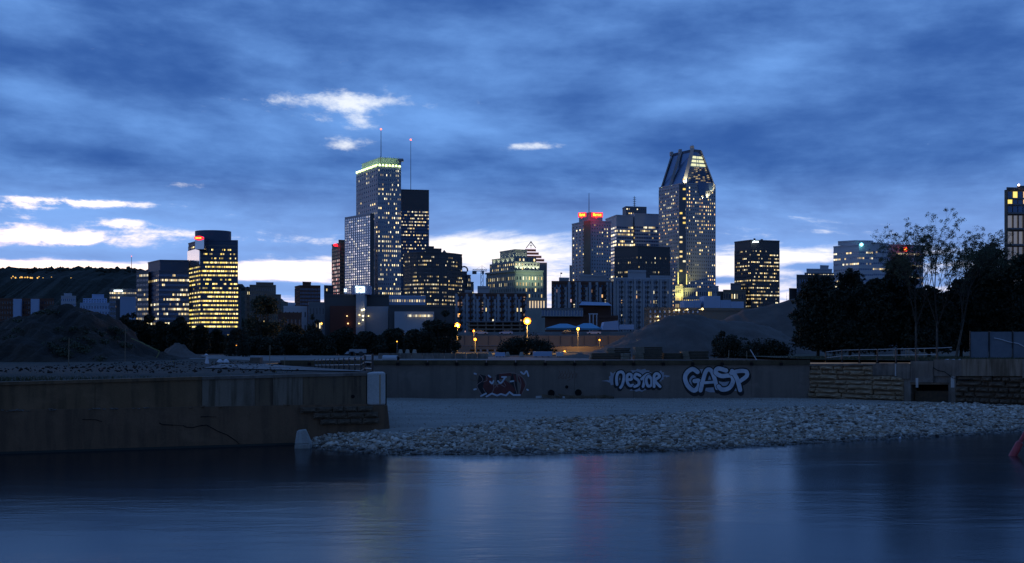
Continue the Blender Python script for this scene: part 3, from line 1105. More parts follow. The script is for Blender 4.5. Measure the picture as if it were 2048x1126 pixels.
# --- stepped pyramid-topped tower behind
t = thing('claw_topped_tower', 'reddish stepped tower with curved claw spire behind the stone building', 'skyscraper', (X(1075, 1080), 1080, QZ))
xs_ = [(1094, 523), (1088.5, 516.3), (1083, 509.7), (1077.6, 503.2), (1072, 496.8)]
for i, (xr_, yt_) in enumerate(xs_):
    yb_ = None if i == 0 else xs_[i - 1][1]
    xl_ = 1036 if i == 0 else 1050
    w_, z0_, z1_ = vol(t, flat(xl_, xr_, 1080 + i * .4, 2), yt_, yb_ if yb_ else None, W_BRICK if i else W_CONC, name='terrace', parapet=False)
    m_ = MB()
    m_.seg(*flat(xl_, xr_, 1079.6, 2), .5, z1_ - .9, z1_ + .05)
    m_.build('white_ledge', emit('ledge glow', (1, .86, .95), .95, False), w_)  # ledges glow by their own emission, with no lamp on them
m_ = MB()
for sx in (-1, 1):
    prev = None
    for i in range(7):
        f = i / 6
        p = Vector((X(1062, 1081) + sx * (9.5 * (1 - f) ** 1.5) * .5 + sx * .2, 1081, Z(496, 1081) + 6.5 * f + .5 * math.sin(f * 3)))
        if prev: m_.tube(prev, p, .42, n=5)
        prev = p
m_.tube(at(1062, 497, 1081), at(1062, 483, 1081), .3, .15, 5)
m_.tube(at(1059.5, 491, 1081), at(1064.5, 491, 1081), .3, n=5)
m_.build('claw_spire', W_NAVY, t)

# --- hotel tower with red letters
t = thing('hotel_tower', 'pale blue hotel tower with a tan stripe and two red lit signs', 'skyscraper', (X(1175, 1120), 1120, QZ))
H = chain_of(1144, 1177, 1222, 1120, 34, 10)
vol(t, H, 441, None, W_BLUE, win=dict(cols=[5, 9], rows=34, lit=.13, wf=.32, hf=.4, run=.1, power=1.9, pal=(WARM, (1, .85, .5)), gl=G_DARK, seed=45, top=.02, proud=.2, vary=False))
m_ = MB()
m_.seg((X(1170, 1117), 1124.), (X(1182, 1117), 1118.), .8, QZ, Z(441, 1118), off=.6)
m_.build('tan_stripe', W_TAN, t)
vol(t, chain_of(1158, 1180, 1205, 1124, 24, 8), 425, 441, W_PALE, name='sign_block')
for px, rot, w_ in ((1164.5, -.5, 13.5), (1194.5, .12, 21)):
    p = at(px, 429.5, 1112)
    s_ = text('Marriott', p, 4.6, E_YEL, t, rot, extr=.1, sx=.40 if px < 1180 else .56)
    e = MB()
    cr_, sr_ = math.cos(rot), math.sin(rot)
    hw = 4.4 if px < 1180 else 5.8
    A_ = (p.x - hw * cr_, p.y + .6 - hw * sr_)
    B_ = (p.x + hw * cr_, p.y + .6 + hw * sr_)
    e.seg(A_, B_, .3, p.z - 2.3, p.z + 2.3)
    e.box(p.x - .4, p.x + .4, p.y + .7, 1126, p.z - 2, p.z)
    e.build('sign_backing', E_REDSIGN, t)
mast('hotel_antenna', 'thin antenna on the roof between the two red hotel signs', 1178, 425, 386, 1135, .4)

# --- cross-plan tower
t = thing('cross_plan_tower', 'wide grey tower with stepped wings and dark banded floors', 'skyscraper', (X(1260, 1220), 1220, QZ))
b1 = dict(rows=34, lit=.25, wf=.82, hf=.5, run=.5, power=1.6, gl=G_BLUE, band=True, pal=(WARM, WHITE))
vol(t, chain_of(1211, 1233, 1266, 1220, 40, 6), 430, None, W_BLUE, win=dict(cols=[6, 10], seed=46, top=.08, **b1))
vol(t, chain_of(1262, 1270, 1324, 1226, 10, 8), 427, None, W_BLUE, win=dict(cols=[3, 16], seed=47, top=.09, **b1))
vol(t, chain_of(1245, 1252, 1293, 1250, 16, 6), 413, 431, W_CONC, name='roof_block', win=dict(cols=[0, 10], rows=2, lit=.3, wf=.5, hf=.3, power=1.6, seed=48))
mast('mast_antenna', 'short barred mast on the grey cross plan tower', 1269, 414, 392, 1262, .45, spars=5)
t = thing('dark_wide_office', 'wide dark office standing in front of the grey cross plan tower', 'building', (X(1285, 1040), 1040, QZ))
vol(t, chain_of(1229, 1276, 1340, 1040, 16, 16), 492, None, W_DARK, win=dict(cols=[14, 18], rows=19, lit=.16, wf=.5, hf=.35, run=.3, power=1.3, gl=G_DARK, seed=49, top=.09))
t = thing('hidden_office', 'sliver of a pale office at the left foot of the hotel tower', 'building', (X(1142, 1300), 1300, QZ))
vol(t, flat(1139, 1150, 1300), 531, None, W_PALE)

# --- tall tower with sloping glass roof
t = thing('sloped_crown_tower', 'tallest tower with steep glass hipped roof and lit pale ribs', 'skyscraper', (X(1372, 1150), 1150, QZ))
T1 = chain_of(1318, 1364, 1431, 1150, 34, 14)
vol(t, T1, 366, None, W_BLUE, win=dict(cols=[15, 16], rows=43, lit=.22, lit_l=.2, wf=.42, hf=.42, run=.2, power=1.9, pal=(WARM, WARM, WHITE, AMB), gl=G_DARK, seed=51, top=.015, proud=.4,
    rowmul=lambda f: 1.5 if f > .72 or f < .4 else .8))
vol(t, flat(1424, 1437, 1154, 3), 572, None, W_BLUE, win=dict(cols=[4], rows=8, lit=.3, wf=.5, hf=.5, seed=52))
# dark vertical slot at the corner
m_ = MB()
m_.seg((X(1358, 1146), 1146.), (X(1371, 1146), 1146.), .7, QZ, Z(369, 1146))
slot = m_.build('glass_slot', G_DARK, t)
rb = random.Random(5)
m_ = MB()
for i in range(34):
    if rb.random() < .35:
        zz = QZ + 8 + i * 5.1
        c_ = rb.choice((WARM, YEL, WHITE))
        xa_ = X(1359.5, 1145) + rb.choice((0, 3.4))
        m_.face([(xa_, 1145.2, zz), (xa_ + 2.8, 1145.2, zz), (xa_ + 2.8, 1145.2, zz + 2), (xa_, 1145.2, zz + 2)], tuple(v * 1.1 for v in c_))
m_.build('slot_window', G_DARK, slot, kind='stuff')
# hipped roof
zb_, zt_ = Z(366, 1150), Z(303, 1150)
lo = [Vector((T1[0][0] + 2, T1[0][1], zb_)), Vector((T1[1][0] + 2, T1[1][1] + 2, zb_)), Vector((T1[2][0] - 1.5, T1[2][1], zb_))]
lo.append(lo[0] + lo[2] - lo[1])
hi = [Vector((X(1344, 1182), 1182, zt_)), Vector((X(1385, 1164), 1164, zt_ + 2)), Vector((X(1402, 1170), 1170, zt_ + 2))]
hi.append(hi[0] + hi[2] - hi[1])
m_ = MB()
m_.hull(lo, hi)
roof = m_.build('roof', glass('roof glass', (.20, .27, .40), .4, .8), t)
m_ = MB()
m_.hull([p + Vector((0, 0, .02)) for p in hi], [p + Vector((0, 0, 3.2)) for p in hi])
m_.build('roof_cap', W_NAVY, t)


def rib(p, q, w, name='rib', parent=roof):
    d_ = (q - p).normalized()
    s_ = Vector((1, 0, 0))
    f_ = Vector((0, -1, .35)).normalized()
    m_ = MB()
    m_.hull([p - s_ * w, p + s_ * w, p + s_ * w + f_ * 2.2, p - s_ * w + f_ * 2.2], [q - s_ * w, q + s_ * w, q + s_ * w + f_ * 2, q - s_ * w + f_ * 2])
    return m_.build(name, W_PALE, parent)


rib(lo[1] + Vector((.5, 0, 0)), hi[1] + Vector((0, 0, 3.5)), 1.9)
rib(lo[0].lerp(lo[1], .42), hi[0].lerp(hi[1], .42) + Vector((0, 0, 2.8)), 1.6)
rib(lo[0] + Vector((.4, -.4, 0)), hi[0] + Vector((0, 0, 2.8)), .7)
rib(lo[2] + Vector((-.4, 0, 0)), hi[2] + Vector((0, 0, 1.5)), .5)
m_ = MB()
for pth, w_ in ((0.0, 2.0), (.42, 2.0), (1.0, 2.2)):
    c_ = hi[0].lerp(hi[1], pth) + Vector((0, -1, 0))
    m_.box(c_.x - w_, c_.x + w_ * .6, c_.y - 1.0, c_.y + 5, c_.z + 1.2, c_.z + 5.2 + pth * 1.3)
m_.build('ridge_block', W_PALE, roof)
m_ = MB()
m_.tube(hi[1] + Vector((0, 0, 4)), hi[1] + Vector((0, 0, 8)), .18, n=5)
m_.build('finial', W_PALE, roof)
# lit panes and glazing bars on the front slope


def slope(f, g):
    """f: across from the corner (0) to the right (1); g: up."""
    return lo[1].lerp(hi[1], g).lerp(lo[2].lerp(hi[2], g), f)


nrm = (lo[2] - lo[1]).cross(hi[1] - lo[1]).normalized()
if nrm.y > 0: nrm = -nrm
rb = random.Random(9)
panes = MB()
for k, g0 in enumerate((.56, .68, .80)):
    for fa, fb in ((.12, .42), (.46, .55), (.59, .93)):
        pane = MB()
        pane.face([p + nrm * .35 for p in (slope(fa, g0), slope(fb, g0), slope(fb, g0 + .075), slope(fa, g0 + .075))], (.95, .95, .55))
        pane.build('lit_pane', G_DARK, roof)
for k in range(9):
    g0 = .04 + k * .056
    for j in range(9):
        fa = .12 + j * .09
        k_ = rb.uniform(.1, .6)
        c_ = tuple(v * k_ for v in WARM) if rb.random() < .22 else (0, 0, 0)
        panes.face([p + nrm * .7 for p in (slope(fa, g0), slope(fa + .07, g0), slope(fa + .07, g0 + .03), slope(fa, g0 + .03))], c_)
panes.build('roof_window', G_DARK, roof, kind='stuff')
# curved glass bay that cuts down into the storeys below the roof
m_ = MB()
bay = [(.46, 364), (.48, 378), (.52, 390), (.70, 390), (.72, 381), (.90, 379), (.92, 364)]
pb = []
for f, yy in bay:
    p = Vector((T1[1][0] + (T1[2][0] - T1[1][0]) * f, T1[1][1] + (T1[2][1] - T1[1][1]) * f, Z(yy, 1155)))
    pb.append(p)
m_.hull([p + Vector((0, -.55, 0)) for p in pb], [p + Vector((0, -1.0, 0)) for p in pb])
m_.build('glass_bay', G_BLUE, t)
for loc, tgt, pw in (((lo[1] + Vector((1, -5, -1))), lo[1].lerp(hi[1], .25), 30000), (lo[0].lerp(lo[1], .42) + Vector((.5, -5, -1)), lo[0].lerp(lo[1], .42).lerp(hi[0].lerp(hi[1], .42), .25), 24000),
                     (lo[0] + Vector((0, -4, -1)), lo[0].lerp(hi[0], .2), 1500), (lo[2] + Vector((-3, -6, -9)), lo[2] + Vector((-3, 0, 2)), 7000),
                     (lo[2] + Vector((-14, -6, -15)), lo[2] + Vector((-13, 0, -4)), 7000), (lo[2] + Vector((-8, -6, -15)), lo[2] + Vector((-7, 0, -4)), 7000)):
    spot(t, loc, tgt, pw, (1, .88, .5), R(75))
# lights washing the foot of the tower
m_ = MB()
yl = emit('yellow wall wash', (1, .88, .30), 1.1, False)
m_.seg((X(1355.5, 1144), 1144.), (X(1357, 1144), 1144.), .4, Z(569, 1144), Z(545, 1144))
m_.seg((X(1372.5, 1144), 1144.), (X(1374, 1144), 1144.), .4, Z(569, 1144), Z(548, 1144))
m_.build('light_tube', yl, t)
vol(t, flat(1350, 1366, 1138, 1), 572, None, W_PALE, name='podium', win=dict(cols=[4], rows=8, lit=.8, wf=.5, hf=.5, power=1.4, pal=(YEL, WARM), seed=54, vary=False))
p = at(1358, 602, 1138)
spot(t, p + Vector((-3, -12, 0)), p + Vector((0, 0, 12)), 18000, (1, .9, .25), R(80))
spot(t, p + Vector((4, -12, 0)), p + Vector((4, 0, 14)), 18000, (1, .9, .25), R(80))
spot(t, at(1358, 572, 1140), at(1360, 540, 1150), 8000, (.9, 1, .3), R(60))
vol(t, flat(1350, 1424, 1144, 2), 576, None, W_BLUE, name='podium', win=dict(cols=[18], rows=7, lit=.5, wf=.5, hf=.5, power=1.5, pal=(WARM, YEL), seed=53))

# --- right of it
t = thing('small_roof_group', 'low brown rooftops between the tallest tower and the black tower', 'building', (X(1455, 1000), 1000, QZ))
vol(t, flat(1434, 1446, 1010), 583, None, W_CONC)
vol(t, flat(1446, 1492, 1000), 580, None, W_TAN, win=dict(cols=[9], rows=6, lit=.05, wf=.4, seed=55))
vol(t, flat(1461, 1482, 1008), 567, 580, W_CONC)
t = thing('black_tower', 'black square office tower with scattered lit windows standing alone', 'skyscraper', (X(1500, 1020), 1020, QZ))
vol(t, chain_of(1469, 1502, 1559, 1020, 20, 10), 480, None, W_DARK, win=dict(cols=[12, 20], rows=26, lit=.34, wf=.62, hf=.34, run=.45, power=1.7, pal=(WARM, WHITE), gl=G_DARK, seed=56, top=.085, proud=.25))
m_ = MB()
m_.tube(at(1505, 485, 1018), at(1509, 481.5, 1018), .5, n=5)
m_.seg((X(1508, 1018), 1018.), (X(1517, 1018), 1018.), .5, Z(485, 1018), Z(482, 1018))
m_.build('roof_sign', E_WHT, t)
for a, b_, y_ in ((1507, 1511, 476.5), (1521, 1526, 478)):
    vol(t, flat(a, b_, 1032, 1), y_, 482, W_DARK, name='roof_box', parapet=False)
t = thing('stepped_dark_hall', 'dark stepped building with a pale lit top behind the pines', 'building', (X(1620, 900), 900, QZ))
vol(t, flat(1578, 1600, 905), 577, None, W_DARK)
vol(t, flat(1593, 1668, 900), 550, None, W_DARK, win=dict(cols=[16], rows=8, lit=.02, wf=.5, seed=57))
vol(t, flat(1609, 1668, 912), 546, 550.5, W_CONC, win=dict(cols=[18], rows=1, lit=.7, wf=.6, hf=.6, power=1.8, seed=58))
vol(t, flat(1613, 1664, 918), 538, 546, W_BLUE)
vol(t, flat(1640, 1657, 922), 531, 538, W_BLUE)
t = thing('white_banded_tower', 'pale blue white office tower with dark strip windows above the pines', 'skyscraper', (X(1720, 1000), 1000, QZ))
vol(t, chain_of(1667, 1718, 1746, 1000, 22, 4), 489, None, W_WHITE, win=dict(cols=[14, 8], rows=17, lit=.2, wf=.8, hf=.3, run=.6, power=1.3, gl=G_BLUE, seed=59, top=.05, band=True))
vol(t, chain_of(1676, 1712, 1746, 1006, 10, 4), 481, 489, W_WHITE)
vol(t, flat(1744, 1777, 1006, 5), 486, None, W_WHITE, win=dict(cols=[9], rows=17, lit=.25, wf=.8, hf=.3, run=.6, power=1.3, gl=G_BLUE, seed=60, top=.06, band=True))
m_ = MB()
m_.lathe(at(1723, 489, 998), [(.3, -1.6), (1.5, -.8), (1.6, .6), (.4, 1.5)], 10)
m_.build('blue_light', emit('cyan light', (.25, .85, 1), 4, False), t)
t = thing('red_lamp_office', 'greyish office block with a glowing red sign behind the bare tree', 'building', (X(1810, 1050), 1050, QZ))
vol(t, flat(1777, 1846, 1050, 10), 489, None, W_BLUE, win=dict(cols=[18], rows=16, lit=.3, wf=.8, hf=.3, run=.6, power=1.1, gl=G_BLUE, seed=61, top=.06))
m_ = MB()
m_.lathe(at(1811, 498.5, 1046), [(.6, -2.2), (2.4, -1.3), (2.6, .9), (.8, 2.2)], 12)
sg = m_.build('round_sign', emit('red orange sign', (1, .06, .02), 3, False), t)
m_ = MB()
m_.box(X(1809.4, 1043), X(1812.6, 1043), 1042.6, 1043.2, Z(500, 1043), Z(497, 1043))
m_.build('sign_marks', E_YEL, sg)

# --- tower at the right edge
t = thing('edge_tower', 'concrete framed glass tower cut off by the right edge', 'skyscraper', (X(2030, 520), 520, QZ))
vol(t, flat(2013, 2110, 520, 3), 376, None, W_DARK, back=30, win=None)
m_ = MB()
m_.box(X(2010, 518.7), X(2015, 518.7), 518.6, 519.4, QZ, Z(378, 516))
m_.build('fin_wall', W_TAN, t)
z_rows = [(383, 396), (398, 408), (412, 425), (431, 456), (463, 488), (494, 520), (526, 552), (558, 584), (590, 616), (622, 648)]
rb = random.Random(4)
for k, (ya, yb_) in enumerate(z_rows):
    m_ = MB()
    m_.seg((X(2015, 519), 519.), (X(2108, 521), 521.), .9, Z(yb_ + 3.2, 519), Z(yb_ - .2, 519))
    m_.build('floor_slab', W_CONC, t)
    for j in range(9):
        pa = 2016.5 + j * 10.4
        m_ = MB()
        if k in (0, 1):
            c_ = tuple(v * 1.3 for v in rb.choice((AMB, YEL, WARM))) if rb.random() < (.65 if k == 1 else .2) else (0, 0, 0)
        elif k == 2:
            c_ = (0, 0, 0)
        else:
            k_ = rb.uniform(.05, .12)
            c_ = tuple(v * k_ for v in (1, .95, .9))
        m_.face([(X(pa, 519), 519.4, Z(yb_, 519)), (X(pa + 8.6, 519), 519.4, Z(yb_, 519)), (X(pa + 8.6, 519), 519.4, Z(ya, 519)), (X(pa, 519), 519.4, Z(ya, 519))], c_)
        m_.build('window', G_BLUE if k < 3 else glass('pale office glass', (.30, .32, .36), .3, .6), t)
        m_ = MB()
        m_.box(X(pa + 8.7, 519), X(pa + 10.2, 519), 518.6, 520, Z(yb_, 519), Z(ya, 519))
        if k > 2: m_.build('mullion', W_BRICK, t)
vol(t, flat(2034, 2100, 528, 2), 371, 377, W_DARK, name='roof_house', parapet=False)
m_ = MB()
m_.lathe(at(2037.5, 372, 520), [(.1, 0), (.5, .2), (.5, .7), (.1, 1.0)], 8)
m_.build('beacon', emit('white beacon', (1, .75, .65), 6, False), t)

# --- arena podium
t = thing('dark_arena', 'low dark arena with pale lit sign block above its roof', 'arena', (X(710, 640), 640, QZ))
A = [(X(648, 640), 640.), (X(778, 644), 644.)]
vol(t, A, 589, None, W_DARK, back=60)
m_ = MB()
m_.seg((X(661, 638), 638.), (X(713, 638), 638.), 2, QZ, Z(612, 638))
m_.build('brick_base', pmat('red panel', (.14, .05, .035), .8), t)
m_ = MB()
m_.seg((X(732, 638), 638.), (X(777, 638), 638.), 1.5, QZ, Z(613, 638))
m_.build('metal_base', W_BOX if False else W_BLUE, t)
m_ = MB()
m_.box(X(713, 632), X(730, 632), 630, 640, QZ, Z(588, 632))
m_.build('entrance_tower', W_BLUE, t)
m_ = MB()
m_.box(X(705, 634), X(739, 634), 632, 645, Z(589, 634), Z(571, 634))
sb = m_.build('sign_block', pmat('sign face', (.34, .38, .55), .6), t)
text('Bell', at(720.5, 581, 631.6), 3.6, E_WHT, sb)
text('Centre', at(720, 574.3, 631.6), 1.9, E_WHT, sb)
m_ = MB()
m_.seg((X(689, 642), 642.), (X(693.5, 640), 640.), .3, Z(587, 640), Z(575, 640))
sb2 = m_.build('sign_block', pmat('sign face', (.34, .38, .55), .6), t)
text('Bell', at(691, 581, 638.8), 2.6, E_WHT, sb2, rot=-.6, sx=.5)
rb = random.Random(11)
for px, py, s_, c_ in ((724, 620, 1.1, WHITE), (728, 619, 1.0, WHITE), (719, 630, .9, WARM), (726, 632, 1.0, WHITE), (726, 640, .8, WHITE), (694, 632, .6, WARM), (737, 632, .7, WARM), (696, 647, .8, AMB), (718, 647, .7, WARM)):
    m_ = MB()
    p = at(px, py, 628.5 if 712 < px < 731 else 635)
    m_.lathe(p, [(s_ * .2, -s_ * .5), (s_ * .6, 0), (s_ * .2, s_ * .5)], 8)
    m_.tube(p, p + Vector((0, 2.4, 0)), .08, n=4)
    m_.build('wall_lamp', emit('wall lamp %d' % (1 if c_ == WHITE else 2 if c_ == WARM else 3), c_, 3, False), t)
t = thing('low_hall', 'long low hall with a row of lit windows right of the arena', 'building', (X(840, 600), 600, QZ))
vol(t, flat(778, 905, 600, 4), 611, None, W_DARK, back=40)
m_ = MB()
m_.seg(*flat(789, 868, 598, 3), 1.2, QZ, Z(623, 598))
m_.build('pale_front', W_BLUE, t)
facade(t, [((X(812, 596), 596.), (X(866, 597.4), 597.4), 20)], Z(636, 596), Z(627, 596), 1, wf=.7, hf=.5, lit=.75, power=1.4, pal=(WHITE, WARM), seed=64, relief=False)
t = thing('pale_annex', 'pale two storey annex at the foot of the tall green crowned tower', 'building', (X(812, 700), 700, QZ))
vol(t, flat(778, 851, 700, 4), 592, None, W_BOX, win=dict(cols=[15], rows=8, lit=.35, wf=.5, hf=.4, power=1.3, pal=(WHITE, WARM), seed=65))


# --- apartment rows
def apartments(name, label, xl, xr, yt, d, cols, rows, seed, steps=(), lit=.07, mat=W_BRICK, pale=W_PALE):
    t = thing(name, label, 'apartment building', (X((xl + xr) / 2, d), d, QZ))
    pts = flat(xl, xr, d, 6)
    vol(t, pts, yt, None, mat, back=18, win=dict(cols=[cols], rows=rows, lit=lit, wf=.5, hf=.62, run=.05, power=1.2, pal=(WARM, AMB, WHITE, PINK), gl=G_BLUE, seed=seed, vary=False, proud=.5, frame=mat))
    m_ = MB()
    bal = MB()
    z1 = Z(yt, d)
    for i in range(0, cols + 1):
        f = i / cols
        p = (pts[0][0] + (pts[1][0] - pts[0][0]) * f, pts[0][1] + (pts[1][1] - pts[0][1]) * f)
        if (i * 7 + seed) % 3:
            m_.seg((p[0] - .7, p[1]), (p[0] + .7, p[1]), 1.0, QZ, z1 - random.Random(seed * 31 + i).choice((0.2, .3, 3.2)), off=.3)
        elif i < cols:
            w = (pts[1][0] - pts[0][0]) / cols
            for r in range(rows):
                zz = QZ + (z1 - QZ) * (r + .1) / rows
                bal.seg((p[0] + .15, p[1]), (p[0] + w * .9, p[1]), 1.5, zz, zz + .9, off=.3)
    m_.build('pilaster', pale, t, kind='stuff')
    bal.build('balcony', W_DARK, t, kind='stuff')
    for a, c, y_ in steps:
        vol(t, flat(a, c, d + 6, 2), y_, yt, pale, name='roof_house')
    return t


apartments('brick_apartments', 'brown and white apartment row left of the brightest lamp', 913, 1052, 587, 640, 20, 9, 71, ((955, 978, 573), (930, 944, 581)), .09)
apartments('brick_apartments', 'brown apartment block with white pilasters below the hotel tower', 1103, 1228, 563, 620, 18, 13, 72, ((1118, 1138, 556), (1160, 1212, 550)), .05)
apartments('pale_apartments', 'pale blue apartment block with rounded balconies below the wide dark office', 1229, 1344, 556, 600, 20, 14, 73, ((1256, 1292, 541), (1300, 1340, 552)), .04, mat=W_BLUE)

t = thing('brown_rooftop_row', 'low brown buildings with a pale colonnade behind the teal tents', 'building', (X(1150, 560), 560, QZ))
vol(t, flat(1090, 1236, 560, 4), 632, None, W_BRICK, back=14)
vol(t, flat(1083, 1166, 556, 2), 617, 633, W_CONC, name='colonnade_storey', win=dict(cols=[14], rows=1, lit=.0, wf=.5, hf=.8, gl=G_BLUE, seed=75, frame=W_PALE))
vol(t, flat(1158, 1222, 566, 2), 606, 633, W_BRICK, name='upper_storey')
m_ = MB()
m_.hull([(X(1158, 560), 560, Z(610, 560)), (X(1224, 560), 560, Z(611, 560)), (X(1224, 575), 575, Z(609, 560)), (X(1158, 575), 575, Z(609, 560))],
        [(X(1164, 562), 562, Z(603, 562)), (X(1216, 562), 562, Z(605, 562)), (X(1216, 573), 573, Z(604, 562)), (X(1164, 573), 573, Z(603, 562))])
m_.build('pale_roof', W_BOX, t)
for i in range(3):
    m_ = MB()
    m_.box(X(1178 + i * 7, 556), X(1180 + i * 7, 556), 554, 556, QZ, Z(629, 556))
    m_.build('white_post', W_WHITE, t)
m_ = MB()
m_.box(X(1177, 556), X(1195, 556), 554, 556.5, Z(629, 556), Z(627, 556))
m_.build('canopy', W_WHITE, t)
t = thing('brick_warehouse', 'brick warehouse with bright yard lamps right of the apartments', 'building', (X(1340, 480), 480, QZ))
vol(t, flat(1288, 1520, 480, 14), 616, None, W_TAN, back=16)
facade(t, [((X(1296, 479), 479.), (X(1400, 485), 485.), 11)], Z(648, 479), Z(618, 479), 3, wf=.32, hf=.45, lit=.12, power=1.2, pal=(WHITE, WARM), gl=glass('bright pane', (.5, .55, .65), .3, .7), seed=76, relief=False, vary=False)
for px, py, s_ in ((1352, 620, .9), (1358, 620, 1.0), (1375, 619, .7), (1405, 618, 1.1), (1316, 633, .7), (1317, 641, .8), (1323, 641, .8)):
    m_ = MB()
    p = at(px, py, 476)
    m_.lathe(p, [(s_ * .15, -s_ * .45), (s_ * .5, 0), (s_ * .15, s_ * .45)], 8)
    m_.tube(p, p + Vector((0, 9, 0)), .05, n=4)
    m_.build('wall_lamp', emit('wall lamp 2', WARM, 3, False), t)
for k, (a, c, y0, y1) in enumerate(((1368, 1389, 601, 616), (1389, 1402, 600, 616), (1408, 1441, 592, 614), (1441, 1462, 600, 612), (1462, 1488, 603, 620))):
    t = thing('rooftop_container', ('small blue sheet metal box, leftmost above the warehouse roof', 'blue sheet metal box beside the leftmost roof box', 'largest blue sheet metal box on the warehouse roof',
              'low blue box right of the largest roof box', 'blue white box at the right end of the warehouse roof')[k], 'container', (X((a + c) / 2, 500), 500, Z(y1, 500)), 'blue boxes on the warehouse roof')
    m_ = MB()
    m_.box(X(a, 500), X(c, 500) - .1, 500, 512, Z(y1, 500) - 1.5, Z(y0, 500))
    m_.build('shell', W_BOX, t)
    m_ = MB()
    for j in range(1, 6):
        xx = X(a, 500) + (X(c, 500) - X(a, 500)) * j / 6
        m_.box(xx - .06, xx + .06, 499.9, 500, Z(y1, 500) - 1.4, Z(y0, 500) - .2)
    m_.build('rib', W_BOX, t)
for k, (a, b_, c, y0, y1) in enumerate(((1092, 1128, 1160, 656, 647), (1146, 1176, 1200, 657, 646))):
    t = thing('teal_tent', ('long teal tarpaulin tent, left one, beside the brightest lamp', 'teal tent with peaked roof right of the long one')[k], 'tent', (X(b_, 390), 390, Z(y0, 390)), 'teal tents behind the embankment')
    m_ = MB()
    m_.hull([(X(a, 390), 388, Z(y0 + 3, 390)), (X(c, 390), 388, Z(y0 + 3, 390)), (X(c, 390), 400, Z(y0 + 3, 390)), (X(a, 390), 400, Z(y0 + 3, 390))],
            [(X(a, 390), 388, Z(y0, 390)), (X(c, 390), 388, Z(y0, 390)), (X(c, 390), 400, Z(y0, 390)), (X(a, 390), 400, Z(y0, 390))])
    m_.build('side_cloth', W_TEAL, t)
    m_ = MB()
    m_.hull([(X(a, 390) - .3, 387.6, Z(y0, 390)), (X(c, 390) + .3, 387.6, Z(y0, 390)), (X(c, 390) + .3, 400.4, Z(y0, 390)), (X(a, 390) - .3, 400.4, Z(y0, 390))],
            [(X(b_ - 8, 390), 393.6, Z(y1, 390)), (X(b_ + 8, 390), 393.6, Z(y1, 390)), (X(b_ + 8, 390), 394, Z(y1, 390)), (X(b_ - 8, 390), 394, Z(y1, 390))])
    m_.build('roof_cloth', W_TEAL, t)
t = thing('pale_shed', 'pale blue shed with sloping roof right of the teal tents', 'shed', (X(1221, 385), 385, Z(657, 385)))
m_ = MB()
m_.hull([(X(1204, 385), 385, Z(660, 385)), (X(1238, 385), 385, Z(660, 385)), (X(1238, 385), 394, Z(660, 385)), (X(1204, 385), 394, Z(660, 385))],
        [(X(1208, 385), 385, Z(644, 385)), (X(1236, 385), 385, Z(641, 385)), (X(1236, 385), 394, Z(641, 385)), (X(1208, 385), 394, Z(644, 385))])
m_.build('wall', W_BOX, t)
m_ = MB()
m_.box(X(1238.5, 385), X(1268, 385), 385, 392, Z(659, 385), Z(649, 385))
m_.build('lean_to', W_BOX, t)

# ------------------------------------------------------------------ embankment, lamps, mid-ground
M_VERGE = pmat('verge', (.10, .095, .09), .95, col2=(.05, .05, .04), scale=.2)
t = thing('retaining_wall', 'long brownish retaining wall of the road embankment behind the lamps', 'wall', (X(1100, 330), 330, QZ))
m_ = MB()
m_.box(X(880, 330), X(1330, 330), 330, 372, QZ, Z(671, 330))
m_.build('wall', W_TAN, t)
m_ = MB()
m_.hull([(X(880, 331), 331, Z(671, 330)), (X(1330, 331), 331, Z(671, 330)), (X(1330, 345), 372, Z(671, 330)), (X(880, 345), 372, Z(671, 330))],
        [(X(905, 331), 336, Z(664, 330)), (X(1330, 331), 336, Z(662, 330)), (X(1330, 345), 372, Z(662, 330)), (X(905, 345), 372, Z(664, 330))])
m_.build('verge', M_VERGE, t)
m_ = MB()
m_.box(X(905, 329), X(1230, 329), 328.6, 330, Z(692, 329), Z(690.4, 329))
m_.build('ledge', W_CONC, t)
for i in range(14):
    xx = X(905 + i * 24, 329)
    m_ = MB()
    m_.box(xx - .12, xx + .12, 329.8, 330, Z(690, 329), Z(671.5, 329))
    m_.build('joint', W_DARK, t)
t = thing('storage_shed', 'long low tan shed with open dark bays under the embankment ledge', 'shed', (X(1000, 300), 300, QZ))
for a, c in ((905, 940), (1115, 1225)):
    m_ = MB()
    m_.box(X(a, 300), X(c, 300), 300, 310, QZ, Z(693, 300))
    m_.build('wall', W_TAN, t)
m_ = MB()
m_.box(X(940, 300), X(1115, 300), 303, 310, QZ, Z(693.5, 300))
m_.box(X(940, 300), X(1115, 300), 300, 303, Z(699, 300), Z(693.5, 300))
m_.build('back_wall', W_TAN, t)
for px in (951.5, 961.5, 975, 990, 1010):
    m_ = MB()
    m_.box(X(px, 300) - .25, X(px, 300) + .25, 300, 300.4, QZ, Z(699, 300))
    m_.build('post', W_PALE, t)


def globe_mat(name, k):
    # lamp glare painted into the emission: hot middle fading to an orange rim
    m = emit(name, (1, .4, .02), 1, False)
    nt = m.node_tree
    b = nt.nodes['Principled BSDF']
    lw = nt.nodes.new('ShaderNodeLayerWeight')
    lw.inputs[0].default_value = .5
    f = S(nt, lw.outputs['Facing'])
    nt.links.new(mix(nt, f.step(.02, .42), (k, k * .5, k * .06), (1.7, .46, .015)), b.inputs['Emission Color'])
    return m


LAMPHOT = globe_mat('sodium lamp', 7)
LAMPMID = globe_mat('sodium lamp small', 4)


